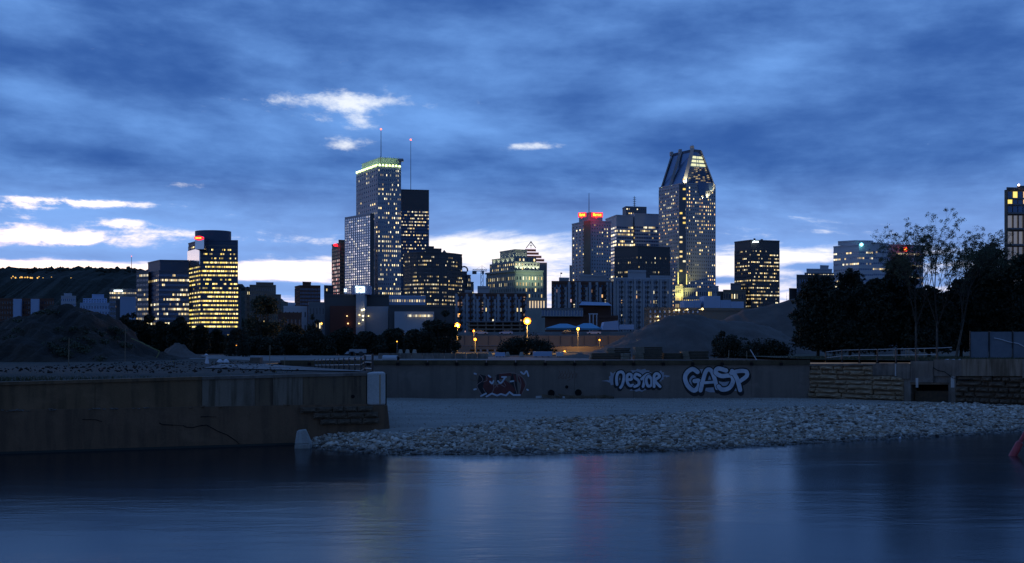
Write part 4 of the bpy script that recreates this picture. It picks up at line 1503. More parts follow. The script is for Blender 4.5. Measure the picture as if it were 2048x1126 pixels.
def lamp(px, py, d, label, big=1.0, power=900, group='lit street lamps', pole_base=QZ, warm=(1, .55, .14), n=0, cat='street lamp', nm='street_lamp'):
    p = at(px, py, d)
    t = thing(nm, label, cat, (p.x, p.y, pole_base), group)
    m_ = MB()
    m_.tube((p.x, p.y + .35, pole_base), (p.x, p.y + .35, p.z + .3), .13, .08, 7)
    m_.build('pole', W_DARK, t)
    m_ = MB()
    m_.tube((p.x, p.y + .35, p.z + .25), (p.x, p.y - .3, p.z + .42 * big + .1), .06, n=5)
    m_.build('arm', W_DARK, t)
    m_ = MB()
    m_.lathe((p.x, p.y, p.z), [(.10 * big, -.42 * big), (.34 * big, -.3 * big), (.46 * big, 0), (.34 * big, .3 * big), (.1 * big, .42 * big)], 12)
    m_.build('globe', LAMPHOT if big >= .8 else LAMPMID, t, smooth=True)
    if power:
        ld = bpy.data.lights.new('lamp_light', 'POINT')
        ld.energy = power
        ld.color = warm
        ld.shadow_soft_size = .5
        lo_ = bpy.data.objects.new('lamp_light', ld)
        COL.objects.link(lo_)
        lo_.parent = t
        lo_.location = Vector((p.x, p.y - 1.0, p.z - .2)) - t.location
    return t


lamp(1054.5, 642, 235, 'brightest orange street lamp, above the round bush', 1.9, 14000)
lamp(914.5, 651, 245, 'second brightest orange lamp at the right end of the hedge', 1.5, 9000)
lamp(1156, 658, 300, 'orange lamp on a tall pole in front of the embankment', 1.05, 3500)
lamp(947.5, 662, 310, 'small orange lamp, upper one right of the hedge', .75, 500)
lamp(950.5, 679, 240, 'small orange lamp, lower one right of the hedge', .75, 500)
lamp(1129, 703, 292, 'tiny orange lamp low beside the tan shed', .55, 2600)
lamp(1199, 680, 320, 'tiny orange lamp on the embankment beside the gravel pile', .6, 300)
lamp(512, 664.5, 300, 'small lamp above the left end of the hedge', .55, 60)
lamp(643, 647, 420, 'white lamp beside the small grey house', .9, 300, warm=(1, .8, .5))
lamp(622, 653, 400, 'dim white lamp left of the white house lamp', .4, 0)
lamp(794, 683, 186, 'tiny white lamp shining through the hedge', .28, 0)
lamp(473, 691, 170, 'tiny white lamp among the conifers', .22, 0)
lamp(919, 628, 520, 'high floodlight on a slim mast left of the apartments', .6, 0)
rb = random.Random(2)
hl = [23, 26, 31, 40, 42, 44, 50, 55, 61, 64, 75, 78, 86, 103, 142]
for i, px in enumerate(hl):
    p = at(px, 554.5 + rb.uniform(-2, 1.5), 2740)
    t = thing('hillside_lamp', 'orange street lamp on the wooded hillside', 'street lamp', (p.x, p.y, p.z - 8), 'lamps along the hillside road')
    m_ = MB()
    s_ = rb.choice((1.4, 1.9, 2.5)) * (.6 if i > 11 else 1)
    m_.lathe(p, [(s_ * .3, -s_ * .8), (s_, 0), (s_ * .3, s_ * .8)], 8)
    m_.build('globe', emit('hill lamp', (1, .55, .12), 1.3, False), t)

# low parking deck behind the embankment
t = thing('parking_deck', 'low dark open parking deck with flat slabs left of the brightest lamp', 'parking deck', (X(985, 430), 430, QZ))
for k, (ya, yb_) in enumerate(((642, 644.5), (649.5, 652), (657, 660))):
    m_ = MB()
    m_.box(X(932 + k * 2, 430), X(1046, 430), 430, 445, Z(yb_, 430), Z(ya, 430))
    m_.build('deck_slab', W_TAN if k else W_CONC, t)
for i in range(7):
    m_ = MB()
    m_.box(X(938 + i * 17, 430) - .3, X(938 + i * 17, 430) + .3, 430.5, 431.1, QZ, Z(644.6, 430))
    m_.build('column', W_TAN, t)
m_ = MB()
m_.box(X(934, 430), X(1045, 430), 442, 444.9, QZ, Z(644.6, 430))
m_.build('back_wall', W_DARK, t)


def car(px, d, z_, label, paint, flip=1):
    t = thing('parked_car', label, 'car', (X(px, d), d, z_), 'cars parked on the embankment')
    x0 = X(px, d)
    L_ = 2.15
    m_ = MB()
    P_ = [(-L_, .35), (L_, .35), (L_, .75), (L_ * .55, .95), (-L_ * .95, .95), (-L_, .7)]
    m_.hull([(x0 + a * flip, d, z_ + c) for a, c in P_], [(x0 + a * flip, d + 1.7, z_ + c) for a, c in P_])
    m_.build('body', paint, t)
    P_ = [(-L_ * .85, .951), (L_ * .45, .951), (L_ * .15, 1.42), (-L_ * .55, 1.42)]
    m_ = MB()
    m_.hull([(x0 + a * flip, d + .12, z_ + c) for a, c in P_], [(x0 + a * flip, d + 1.58, z_ + c) for a, c in P_])
    m_.build('cabin', G_DARK, t)
    for a in (-1.35, 1.35):
        m_ = MB()
        m_.tube((x0 + a, d - .05, z_ + .33), (x0 + a, d + .2, z_ + .33), .33, n=12)
        m_.build('wheel', pmat('tyre', (.02, .02, .02), .8), t)


ze_ = Z(671, 330) + .25
car(962, 333, ze_, 'white car parked on the embankment right of the small orange lamps', W_WHITE)
car(1012, 333, ze_, 'pale blue car parked on the embankment left of the brightest lamp', W_BOX, -1)
car(1137, 333, ze_, 'dark car parked on the embankment left of the tall pole lamp', W_DARK)
car(1188, 333, ze_, 'white car parked on the embankment near the gravel pile', W_WHITE, -1)


# ------------------------------------------------------------------ quay walls
def wallmat(name, c1, c2, c3=None, streak=1.0, rough=.9, bump=.03):
    """old concrete: blotches, rain streaks, fine pits."""
    if name in MATS: return MATS[name]
    m = bpy.data.materials.new(name)
    m.use_nodes = True
    nt = m.node_tree
    b = nt.nodes['Principled BSDF']
    b.inputs['Roughness'].default_value = rough
    tcn = nt.nodes.new('ShaderNodeTexCoord')
    mp = nt.nodes.new('ShaderNodeMapping')
    mp.inputs['Scale'].default_value = (1, 1, .07)
    nt.links.new(tcn.outputs['Object'], mp.inputs[0])
    st = noise(nt, mp.outputs[0], 1.5 * streak, 4, .6)
    bl = noise(nt, tcn.outputs['Object'], .55, 6, .62, .3)
    pit = noise(nt, tcn.outputs['Object'], 14, 4, .7)
    a = mix(nt, st.step(.42, .62), c1, c2)
    a = mix(nt, (bl.step(.45, .7) * .8), a, c3 or c1)
    mm = nt.nodes.new('ShaderNodeVectorMath')
    mm.operation = 'SCALE'
    nt.links.new(a, mm.inputs[0])
    nt.links.new((pit * .7 + .65).s, mm.inputs['Scale'])
    nt.links.new(mm.outputs[0], b.inputs['Base Color'])
    bn = nt.nodes.new('ShaderNodeBump')
    bn.inputs['Distance'].default_value = bump
    nt.links.new((pit * .5 + bl).s, bn.inputs['Height'])
    nt.links.new(bn.outputs[0], b.inputs['Normal'])
    MATS[name] = m
    return m


WM_LOW = wallmat('dirty lower concrete', (.17, .095, .052), (.115, .066, .038), (.21, .12, .068))
WM_UP = wallmat('stained upper concrete', (.19, .11, .055), (.115, .07, .036), (.24, .14, .075))
WM_UPP = wallmat('paler streaked concrete', (.24, .185, .135), (.11, .08, .05), (.20, .15, .11), streak=1.6)
WM_UPD = wallmat('brown streaked concrete', (.18, .12, .07), (.085, .055, .035), (.14, .10, .065), streak=1.6)
WM_PALE = wallmat('whitened concrete', (.52, .50, .47), (.44, .42, .40), (.36, .34, .31))
WM_FAR = wallmat('grey quay wall', (.20, .155, .125), (.165, .13, .105), (.24, .185, .15), streak=.6)
WM_BEAM = wallmat('timber kerb', (.085, .06, .03), (.06, .042, .022), (.11, .08, .045))
WM_STONE = wallmat('rough stone', (.42, .28, .165), (.25, .17, .10), (.55, .38, .24), streak=.5, bump=.08)
WM_STONED = wallmat('dark rough stone', (.14, .09, .055), (.08, .055, .035), (.20, .135, .085), streak=.5, bump=.08)
WM_CR = wallmat('old pier concrete', (.17, .135, .105), (.10, .08, .065), (.24, .20, .17), streak=1.2)
BLACK = pmat('dark void', (.006, .006, .006), 1.0)

pier = thing('pier', 'low dark concrete canal pier at the left with a whitened end', 'pier', (PIER_B[0], PIER_B[1], 0))


def pl(f):  # along the pier's front edge: px-like parameter in metres from PIER_B towards the left
    ux, uy = (PIER_A[0] - PIER_B[0]), (PIER_A[1] - PIER_B[1])
    L = math.hypot(ux, uy)
    return (PIER_B[0] + ux / L * f, PIER_B[1] + uy / L * f)


def on_pier(px):  # world point on the pier front line seen at column px
    k = (px - 1024) / F
    s = (PIER_B[1] - PIER_A[1]) / (PIER_B[0] - PIER_A[0])
    yy = (PIER_A[1] - s * PIER_A[0]) / (1 - s * k)
    return (k * yy, yy)


def zp(py, px, on=on_pier): return Z(py, on(px)[1])


far_left = (-190, 63 + (-190 + 29.9) * .3704)
# lower wall, slightly battered, stands 0.35 m proud of the upper wall
lo_pts = [far_left, PIER_A, on_pier(771)]
for a, b_, za, zb in ((far_left, PIER_A, 2.42, 2.5), (PIER_A, on_pier(733), 2.5, 2.47)):
    nx, ny = normal(a, b_)
    m_ = MB()
    m_.hull([(a[0] + nx * .75, a[1] + ny * .75, -2), (b_[0] + nx * .75, b_[1] + ny * .75, -2), (b_[0] - nx * .6, b_[1] - ny * .6, -2), (a[0] - nx * .6, a[1] - ny * .6, -2)],
            [(a[0] + nx * .35, a[1] + ny * .35, za), (b_[0] + nx * .35, b_[1] + ny * .35, zb), (b_[0] - nx * .6, b_[1] - ny * .6, zb), (a[0] - nx * .6, a[1] - ny * .6, za)])
    m_.build('lower_wall', WM_LOW, pier)
nx, ny = normal(PIER_A, PIER_B)
nrmP = (nx, ny)
secs = [(-1200, -300, WM_UP), (-300, -20, WM_UP), (-20, 190, WM_UP), (190, 404, WM_UP), (404, 510, WM_UPP), (510, 545, WM_UPD), (545, 606, WM_UPP), (606, 733, WM_UPD)]


def ptop(px):  # top of the pier wall rises gently to the right
    return 4.1 if px < 0 else 4.1 + .36 * min(1, px / 700)


for a, b_, mt in secs:
    pa, pb_ = (on_pier(a) if a > -1200 else far_left), on_pier(b_)
    m_ = MB()
    dx = .012
    ux, uy = (pb_[0] - pa[0]), (pb_[1] - pa[1])
    L = math.hypot(ux, uy)
    ux, uy = ux / L, uy / L
    q0, q1 = (pa[0] + ux * dx, pa[1] + uy * dx), (pb_[0] - ux * dx, pb_[1] - uy * dx)
    m_.prism([q0, q1, (q1[0] - nx * .6, q1[1] - ny * .6), (q0[0] - nx * .6, q0[1] - ny * .6)], 2.38, [ptop(a) - .16, ptop(b_) - .16, ptop(b_) - .16, ptop(a) - .16])
    m_.build('wall_panel', mt, pier)
    m_ = MB()
    o0, o1 = (pa[0] + nx * .09, pa[1] + ny * .09), (pb_[0] + nx * .09, pb_[1] + ny * .09)
    m_.prism([o0, o1, (o1[0] - nx * .8, o1[1] - ny * .8), (o0[0] - nx * .8, o0[1] - ny * .8)], [ptop(a) - .155, ptop(b_) - .155] * 1 + [ptop(b_) - .155, ptop(a) - .155],
             [ptop(a) + .03, ptop(b_) + .03, ptop(b_) + .03, ptop(a) + .03])
    m_.build('coping', WM_CR if a > 400 else WM_UP, pier)
m_ = MB()
q0, q1 = far_left, on_pier(732)
m_.prism([(q0[0] - nx * .3, q0[1] - ny * .3), (q1[0] - nx * .3, q1[1] - ny * .3), (q1[0] - nx * 1.2, q1[1] - ny * 1.2), (q0[0] - nx * 1.2, q0[1] - ny * 1.2)], -1, 3.9)
m_.build('core', BLACK, pier)  # black fill added behind the panels to stop light leaking through
# whitened end block with a rusty stripe, and its darker foot
e0, e1 = on_pier(733), on_pier(770)
m_ = MB()
m_.prism([(e0[0] + nx * .12, e0[1] + ny * .12), (e1[0] + nx * .12, e1[1] + ny * .12), (e1[0] - .3, e1[1] + 2.2), (e0[0], e0[1] + 2.2)], 2.36, 4.5)
endb = m_.build('end_block', WM_PALE, pier)
mod = endb.modifiers.new('round', 'BEVEL')
mod.width = .12
mod.segments = 3
m_ = MB()
s0, s1 = on_pier(757.5), on_pier(760.5)
m_.prism([(s0[0] + nx * .126, s0[1] + ny * .126), (s1[0] + nx * .126, s1[1] + ny * .126), (s1[0], s1[1]), (s0[0], s0[1])], 2.42, 4.36)
m_.build('rust_stripe', WM_STONE, endb)
e2 = on_pier(772)
m_ = MB()
m_.hull([(e0[0] + nx * .6, e0[1] + ny * .6, .2), (on_pier(777)[0] + nx * .6, on_pier(777)[1] + ny * .6, .2), (e2[0], e2[1] + 2.6, .2), (e0[0], e0[1] + 2, .2)],
        [(e0[0] + nx * .38, e0[1] + ny * .38, 2.355), (e2[0] + nx * .38, e2[1] + ny * .38, 2.355), (e2[0] - .3, e2[1] + 2.3, 2.355), (e0[0], e0[1] + 2, 2.355)])
m_.build('end_foot', WM_LOW, pier)
# old masonry showing through near the end
rb = random.Random(17)
STM = []
for v in range(7):
    rr = random.Random(100 + v)
    m_ = MB()
    vs = []
    N = 5
    for k in range(2):
        for j in range(4):
            for i in range(N + 1):
                xx, zz = i / N - .5, j / 3 - .5
                edge_ = (i in (0, N)) + (j in (0, 3))
                yy = .5 if k else (-.5 + (.42 if edge_ else 0) + rr.uniform(-.16, .16))
                vs.append((xx * (1 - .03 * rr.random()), yy, zz * (1 - .12 * rr.random())))
    fs = []
    W_ = N + 1
    for j in range(3):
        for i in range(N):
            a = j * W_ + i
            fs.append((a, a + 1, a + 1 + W_, a + W_))
    B_ = 4 * W_
    bnd = [i for i in range(W_)] + [j * W_ + N for j in range(1, 4)] + [3 * W_ + i for i in range(N - 1, -1, -1)] + [j * W_ for j in (2, 1)]
    for p_, q_ in zip(bnd, bnd[1:] + bnd[:1]): fs.append((q_, p_, p_ + B_, q_ + B_))
    me = bpy.data.meshes.new('stone')
    me.from_pydata(vs, [], fs)
    STM.append(me)


def stone(parent, c, size, rotz, mat, k):
    key = (k % 7, mat.name)
    me = STM_CACHE.get(key)
    if me is None:
        me = STM[k % 7].copy()
        me.materials.append(mat)
        STM_CACHE[key] = me
    o = bpy.data.objects.new('stone', me)
    COL.objects.link(o)
    o.parent = parent
    o.location = Vector(c) - root_of(parent).location
    o.scale = size
    o.rotation_euler = (rb.uniform(-.03, .03), rb.uniform(-.015, .015), rotz)
    return o


STM_CACHE = {}
rotP = math.atan2(PIER_B[1] - PIER_A[1], PIER_B[0] - PIER_A[0])
for r, (zc, hh) in enumerate(((2.16, .36), (1.78, .38), (1.38, .36))):
    px = 596 + r * 22 + rb.uniform(-4, 8)
    while px < 726:
        w = rb.uniform(16, 36)
        c_ = on_pier(px + w / 2)
        off = .50 + (2.4 - zc) * .17
        stone(pier, (c_[0] + nx * off, c_[1] + ny * off, zc), (w * c_[1] / F * 1.03, .3, hh), rotP, WM_STONED, rb.randrange(7))
        px += w + 1
# ledge rubble, cracks, drain hole
for i in range(30):
    px = rb.choice((rb.uniform(0, 60), rb.uniform(85, 130), rb.uniform(180, 235), rb.uniform(262, 300), rb.uniform(330, 600)))
    c_ = on_pier(px)
    stone(pier, (c_[0] + nx * .3, c_[1] + ny * .3, 2.48 + rb.uniform(-.05, .04)), (rb.uniform(.15, .45), .2, rb.uniform(.05, .12)), rotP, WM_CR if px < 300 else WM_LOW, rb.randrange(7))


def crack(parent, pts, on, z_of, w=.05, off=.02):
    m_ = MB()
    prev = None
    for i, (px, py) in enumerate(pts):
        c_ = on(px)
        z_ = z_of(py, px)
        o_ = off(z_) if callable(off) else off
        n_ = NRM[on]
        p = Vector((c_[0] + n_[0] * o_, c_[1] + n_[1] * o_, z_))
        if prev is not None:
            ww = w * rb.uniform(.25, .75)
            m_.hull([prev + Vector((0, 0, -ww)), p + Vector((0, 0, -ww)), p + Vector((n_[0] * .02, n_[1] * .02, -ww)), prev + Vector((n_[0] * .02, n_[1] * .02, -ww))],
                    [prev + Vector((0, 0, ww)), p + Vector((0, 0, ww * .6)), p + Vector((n_[0] * .02, n_[1] * .02, ww * .6)), prev + Vector((n_[0] * .02, n_[1] * .02, ww))])
        prev = p
    m_.build('crack', BLACK, parent)


NRM = {on_pier: nrmP}
offp = lambda z_: .35 + (2.5 - z_) * .4 / 4.5 + .004
crack(pier, [(318, 845), (325, 848), (345, 849), (365, 850), (372, 853), (385, 854), (400, 850), (412, 849), (425, 856), (436, 862), (452, 868), (470, 880), (478, 888)], on_pier, zp, .045, offp)
crack(pier, [(400, 833), (415, 832), (432, 833)], on_pier, zp, .04, offp)
crack(pier, [(165, 838), (190, 838), (204, 842)], on_pier, zp, .03, offp)
c_ = on_pier(705.5)
m_ = MB()
m_.tube((c_[0] + nx * .03, c_[1] + ny * .03, zp(793, 705)), (c_[0] - nx * .5, c_[1] - ny * .5, zp(793, 705)), .12, n=12)
m_.build('drain_hole', BLACK, pier)

# stepped timber foot along the waterline: weed fringe
m_ = MB()
m_.hull([(PIER_A[0] - 60 + nx * .9, PIER_A[1] - 22.2 + ny * .9, -1), (on_pier(590)[0] + nx * .9, on_pier(590)[1] + ny * .9, -1), (on_pier(590)[0], on_pier(590)[1], -1), (PIER_A[0] - 60, PIER_A[1] - 22.2, -1)],
        [(PIER_A[0] - 60 + nx * .72, PIER_A[1] - 22.2 + ny * .72, .12), (on_pier(590)[0] + nx * .72, on_pier(590)[1] + ny * .72, .12), (on_pier(590)[0], on_pier(590)[1], .12), (PIER_A[0] - 60, PIER_A[1] - 22.2, .12)])
m_.build('weed_line', pmat('wet weed', (.012, .014, .008), .6), pier)

# railing running down behind the pier end
t = thing('railing', 'black metal railing descending along the back of the pier end', 'railing', (-9, 72.5, QZ))
RM = pmat('black painted steel', (.012, .012, .014), .4, spec=.6)
RAILM = pmat('worn highlit steel rail', (.42, .40, .38), .4, 0)  # worn steel, paled so its highlights are painted in
pxs = [745, 730, 722, 710, 698.5, 688, 678, 669, 660, 652, 644, 637, 630]
posts = []
for i, px in enumerate(pxs):
    f = i / (len(pxs) - 1)
    # the line from (-9.0,72.5) to (-19,105)
    k = (px - 1024) / F
    s = (105 - 72.5) / (-19 + 9.0)
    yy = (72.5 + s * 9.0) / (1 - s * k)
    zt = Z(710 if i < 2 else 715.5 + (px - 722) / (630 - 722) * 4.5, yy)
    zb = (4.47 if i < 2 else 4.2) - .45 * f
    posts.append((k * yy, yy, zb, zt))
    m_ = MB()
    m_.tube((k * yy, yy, zb - .2), (k * yy, yy, zt), .085, n=6)
    m_.lathe((k * yy, yy, zt), [(.07, 0), (.07, .05), (.02, .1)], 6)
    if i in (0, 1): m_.box(k * yy - .12, k * yy + .12, yy - .12, yy + .12, zb - .02, zb + .06)
    m_.build('post', RM, t)
for h_ in (.0, .48, .92):
    for a, b_ in zip(posts, posts[1:]):
        m_ = MB()
        m_.tube((a[0], a[1], a[3] - h_ - .03), (b_[0], b_[1], b_[3] - h_ - .03), .04, n=6)
        m_.build('rail', RAILM, t)
t = tag(sheet('ramp', [(-8.9, 72.9), (-8.4, 72.6), (-18.4, 110), (-23.5, 110), (-23.4, 103)], 3.7, m_path), kind='structure')

# ------------------------------------------------------------------ far quay wall with graffiti
qw = thing('quay_wall', 'long grey quay wall with graffiti and a timber kerb', 'wall', (0, FARY, 0))
xa, xb = -23.6, RW_A[0]
nP = 9
for i in range(nP):
    a = xa + (xb - xa) * i / nP
    b_ = xa + (xb - xa) * (i + 1) / nP
    m_ = MB()
    m_.box(a + .01, b_ - .01, FARY, FARY + 1.2, -.3, Z(730, FARY))
    m_.build('wall_panel', WM_FAR, qw)
m_ = MB()
m_.box(xa, xb, FARY + .06, FARY + 1.25, Z(730, FARY), QZ - .02)
m_.build('backing', WM_FAR, qw)
nb = 18
for i in range(nb):
    a = xa + (xb - xa) * i / nb
    b_ = xa + (xb - xa) * (i + 1) / nb
    m_ = MB()
    m_.box(a + .03, b_ - .03, FARY - .18, FARY + .3, Z(729.3, FARY), Z(720.6, FARY) + rb.uniform(-.03, .03))
    m_.build('kerb_beam', WM_BEAM, qw)
    m_ = MB()
    m_.box(a - .16, a + .16, FARY - .3, FARY - .185, Z(731, FARY), Z(725, FARY))
    m_.build('fender_notch_shade', BLACK, qw)  # black block painted in for the shade of a kerb notch
for px, py, r_ in ((1102.5, 786.5, .36), (1156.5, 785.5, .36), (1133.5, 774, .17)):
    m_ = MB()
    c_ = at(px, py, FARY)
    m_.tube((c_.x, FARY - .012, c_.z), (c_.x, FARY + .8, c_.z), r_, n=18)
    cu = m_.build('culvert', BLACK, qw)
    m_ = MB()
    for k in range(18):
        a0, a1 = 2 * math.pi * k / 18, 2 * math.pi * (k + 1) / 18
        m_.hull([(c_.x + (r_) * math.cos(a), FARY - .05, c_.z + r_ * math.sin(a)) for a in (a0, a1)] + [(c_.x + (r_) * math.cos(a), FARY, c_.z + r_ * math.sin(a)) for a in (a1, a0)],
                [(c_.x + (r_ + .07) * math.cos(a), FARY - .05, c_.z + (r_ + .07) * math.sin(a)) for a in (a0, a1)] + [(c_.x + (r_ + .07) * math.cos(a), FARY, c_.z + (r_ + .07) * math.sin(a)) for a in (a1, a0)])
    m_.build('ring', WM_FAR, cu)


# paint on the wall: strokes in photo columns/rows on the wall's own plane
def stroke_mesh(strokes, w, y0_off, mbuf, seg=4):
    """strokes: polylines; each drawn as a band with round joints, w wide (in photo px at the wall)."""
    for st in strokes:
        if isinstance(st, tuple): pts, ww = st
        else: pts, ww = st, w
        P_ = []
        # smooth (Catmull-Rom)
        n = len(pts)
        for i in range(n - 1):
            p0, p1, p2, p3 = pts[max(i - 1, 0)], pts[i], pts[i + 1], pts[min(i + 2, n - 1)]
            for k in range(seg):
                u = k / seg
                P_.append(tuple(.5 * (2 * p1[j] + (p2[j] - p0[j]) * u + (2 * p0[j] - 5 * p1[j] + 4 * p2[j] - p3[j]) * u * u + (3 * p1[j] - p0[j] - 3 * p2[j] + p3[j]) * u ** 3) for j in (0, 1)))
        P_.append(pts[-1])
        for i, (a, b_) in enumerate(P_):
            c_ = at(a, b_, FARY)
            r_ = ww / 2 * FARY / F
            y_off = y0_off + 3e-5 * len(mbuf.f)
            mbuf.face([(c_.x + r_ * math.cos(t_), FARY - y_off, c_.z + r_ * math.sin(t_)) for t_ in [2 * math.pi * j / 12 for j in range(12)]])
            if i:
                q_ = at(*P_[i - 1], FARY)
                d_ = Vector((c_.x - q_.x, 0, c_.z - q_.z))
                if d_.length > 1e-5:
                    s_ = Vector((-d_.z, 0, d_.x)).normalized() * r_
                    y_ = FARY - y_off - 1.5e-5
                    mbuf.face([(q_.x - s_.x, y_, q_.z - s_.z), (c_.x - s_.x, y_, c_.z - s_.z), (c_.x + s_.x, y_, c_.z + s_.z), (q_.x + s_.x, y_, q_.z + s_.z)])


def poly_px(pts, y_off, mbuf):
    V3 = [at(a, c, FARY) for a, c in pts]
    for t_ in tessellate_polygon([[Vector((v.x, v.z, 0)) for v in V3]]):
        mbuf.face([(V3[i].x, FARY - y_off, V3[i].z) for i in t_])


PB = pmat('white spray paint', (.66, .66, .70), .7, col2=(.50, .52, .58), scale=1.2)
PK = pmat('black spray paint', (.008, .008, .01), .6)
PR = pmat('maroon spray paint', (.15, .035, .03), .7, col2=(.10, .025, .02), scale=1.5)
PL = pmat('pale outline paint', (.34, .22, .20), .7)
PHZ = pmat('thin pale overspray', (.42, .42, .46), .8, col2=(.34, .35, .40), scale=2.0)

# letters are lists of strokes; coordinates in photo pixels
GASP = [
    [([(1395, 744), (1385, 738), (1374, 745), (1370, 757), (1376, 772), (1388, 781), (1397, 773), (1398, 762), (1389, 762)], 8.6)],
    [([(1401, 781), (1405, 764), (1412, 742), (1421, 740), (1428, 754), (1434, 776)], 8), ([(1402, 766), (1428, 764)], 5.5)],
    [([(1452, 741), (1436, 737), (1431, 745), (1443, 752), (1462, 751), (1466, 762), (1458, 776), (1444, 779), (1437, 773)], 8.6)],
    [([(1464, 742), (1474, 758), (1480, 780)], 8.6), ([(1462, 746), (1478, 742), (1492, 743), (1493, 752), (1480, 762)], 8)],
]
NESTOR = [
    [([(1234, 769), (1233, 757), (1236, 746), (1244, 744), (1248, 752), (1245, 768), (1241, 775)], 5.6)],
    [([(1256, 759), (1263, 758), (1262, 749), (1255, 750), (1254, 762), (1259, 771), (1266, 770)], 5.6)],
    [([(1280, 751), (1272, 748), (1269, 755), (1277, 761), (1277, 769), (1269, 773)], 5.6)],
    [([(1283, 758), (1294, 749), (1300, 752)], 5.6), ([(1289, 755), (1288, 765), (1286, 773)], 5.6)],
    [([(1302, 757), (1297, 752), (1292, 760), (1296, 772), (1303, 769), (1303, 758)], 5.6)],
    [([(1308, 773), (1308, 752), (1314, 747), (1319, 753), (1310, 761), (1320, 773)], 5.6)],
]


def graffiti(name, letters, label, grow, drop, halo=None):
    gm = None
    b_ = MB()
    for L_ in letters:
        stroke_mesh([([(x_ + drop[0] * k, y_ + drop[1] * k) for x_, y_ in p_], w + grow + .5) for p_, w in L_ for k in (0, .5, 1)], 0, .006, b_)
    gm = b_.build(name, PK, qw, label=label)
    if halo:
        b_ = MB()
        for h_ in halo: poly_px(h_, .003, b_)
        b_.build('overspray', PHZ, gm)
    for i, L_ in enumerate(letters):
        b_ = MB()
        stroke_mesh([(p_, w + 2.2) for p_, w in L_], 0, .022 + i * .012, b_)
        b_.build('letter_outline', PK, gm)
        b_ = MB()
        stroke_mesh([(p_, w) for p_, w in L_], 0, .028 + i * .012, b_)
        b_.build('letter', PB, gm)
    return gm


def star(cx, cy, rx, ry, n, rr, inn=.8):
    o_ = []
    for i in range(n * 2):
        a = math.pi * i / n
        k = (1 + rr.uniform(-.12, .22)) if i % 2 == 0 else inn * rr.uniform(.92, 1.05)
        o_.append((cx + rx * k * math.cos(a), cy + ry * k * math.sin(a)))
    return o_


rr = random.Random(3)
graffiti('graffiti', GASP, 'large pale blue bubble letters reading GASP with thick black shadow', 4.5, (1.5, 5), halo=[star(1432, 760, 62, 26, 14, rr, inn=.92)])
graffiti('graffiti', NESTOR, 'pale bubble letters reading NESTOR inside a spiky overspray', 4, (-1.5, 2.5), halo=[star(1228, 758, 12, 14, 9, rr), star(1282, 745, 22, 7, 10, rr), star(1278, 775, 20, 9, 10, rr), star(1320, 752, 10, 11, 9, rr),
                                                                                           [(1202, 762), (1216, 760), (1216, 763)], [(1330, 750), (1341, 752), (1332, 755)]])
# maroon piece
b_ = MB()
poly_px([(958, 748), (972, 752), (968, 765), (978, 790), (966, 792), (954, 772)], .004, b_)
poly_px([(1022, 748), (1032, 748), (1034, 762), (1036, 788), (1028, 790), (1020, 766)], .004, b_)
poly_px([(990, 750), (998, 748), (999, 762), (994, 768)], .004, b_)
mk = b_.build('graffiti', PK, qw, label='maroon and black angular letters with a pale zigzag underline')
b_ = MB()
for p_ in ([(972, 750), (985, 756), (986, 770), (996, 770), (1010, 760), (1024, 770), (1031, 780), (1026, 788), (1012, 787), (1005, 790), (990, 788), (980, 792), (966, 774), (968, 764)],
           [(998, 748), (1022, 746), (1024, 752), (1008, 752), (1006, 758), (999, 758)], [(1035, 748), (1044, 754), (1051, 770), (1042, 790), (1037, 790), (1042, 770), (1036, 760)],
           [(1026, 749), (1031, 749), (1034, 764), (1029, 762)]): poly_px(p_, .008, b_)
b_.build('paint_field', PR, mk)
b_ = MB()
stroke_mesh([[(958, 748), (966, 760), (954, 772), (966, 792)], [(966, 764), (974, 760), (972, 750)], [(982, 790), (988, 775), (983, 762)], [(990, 775), (998, 768), (1010, 774)], [(1000, 747), (1022, 745), (1034, 748), (1046, 756), (1052, 768), (1044, 788)],
             [(1028, 764), (1030, 774), (1034, 788)], [(1036, 750), (1042, 765), (1038, 790)], [(1005, 760), (1012, 772)], [(975, 792), (966, 776)], [(992, 749), (992, 766), (996, 774)]], 1.1, .011, b_)
b_.build('outline', PL, mk)
b_ = MB()
stroke_mesh([[(962, 792), (972, 787)], [(973, 793), (984, 787), (994, 791), (1002, 788), (1012, 791), (1019, 784), (1027, 790), (1040, 790)]], 3.4, .020, b_, seg=1)
stroke_mesh([[(980, 763), (984, 767), (987, 762)], [(996, 762), (1002, 766), (1010, 755)], [(1021, 763), (1027, 762)], [(949, 747), (952, 748)], [(948, 779), (952, 778)], [(1054, 779), (1056, 780)], [(1042, 744), (1048, 748), (1053, 742), (1057, 752)], [(1004, 754), (1012, 754)], [(977, 751), (981, 754)]], 3.2, .022, b_)
b_.build('highlight', PB, mk)
b_ = MB()
rr = random.Random(5)
stroke_mesh([[(1118 + i * 6, 740 + rr.uniform(-3, 3)), (1122 + i * 6, 752 + rr.uniform(-4, 4)), (1116 + i * 7, 756), (1124 + i * 6, 746)] for i in range(6)] + [[(1134, 762), (1142, 758)], [(940, 758), (955, 762), (950, 750)]], .8, .004, b_)
b_.build('graffiti', pmat('faint red scrawl', (.15, .07, .05), .8), qw, label='faint reddish scrawled tag above the culverts')

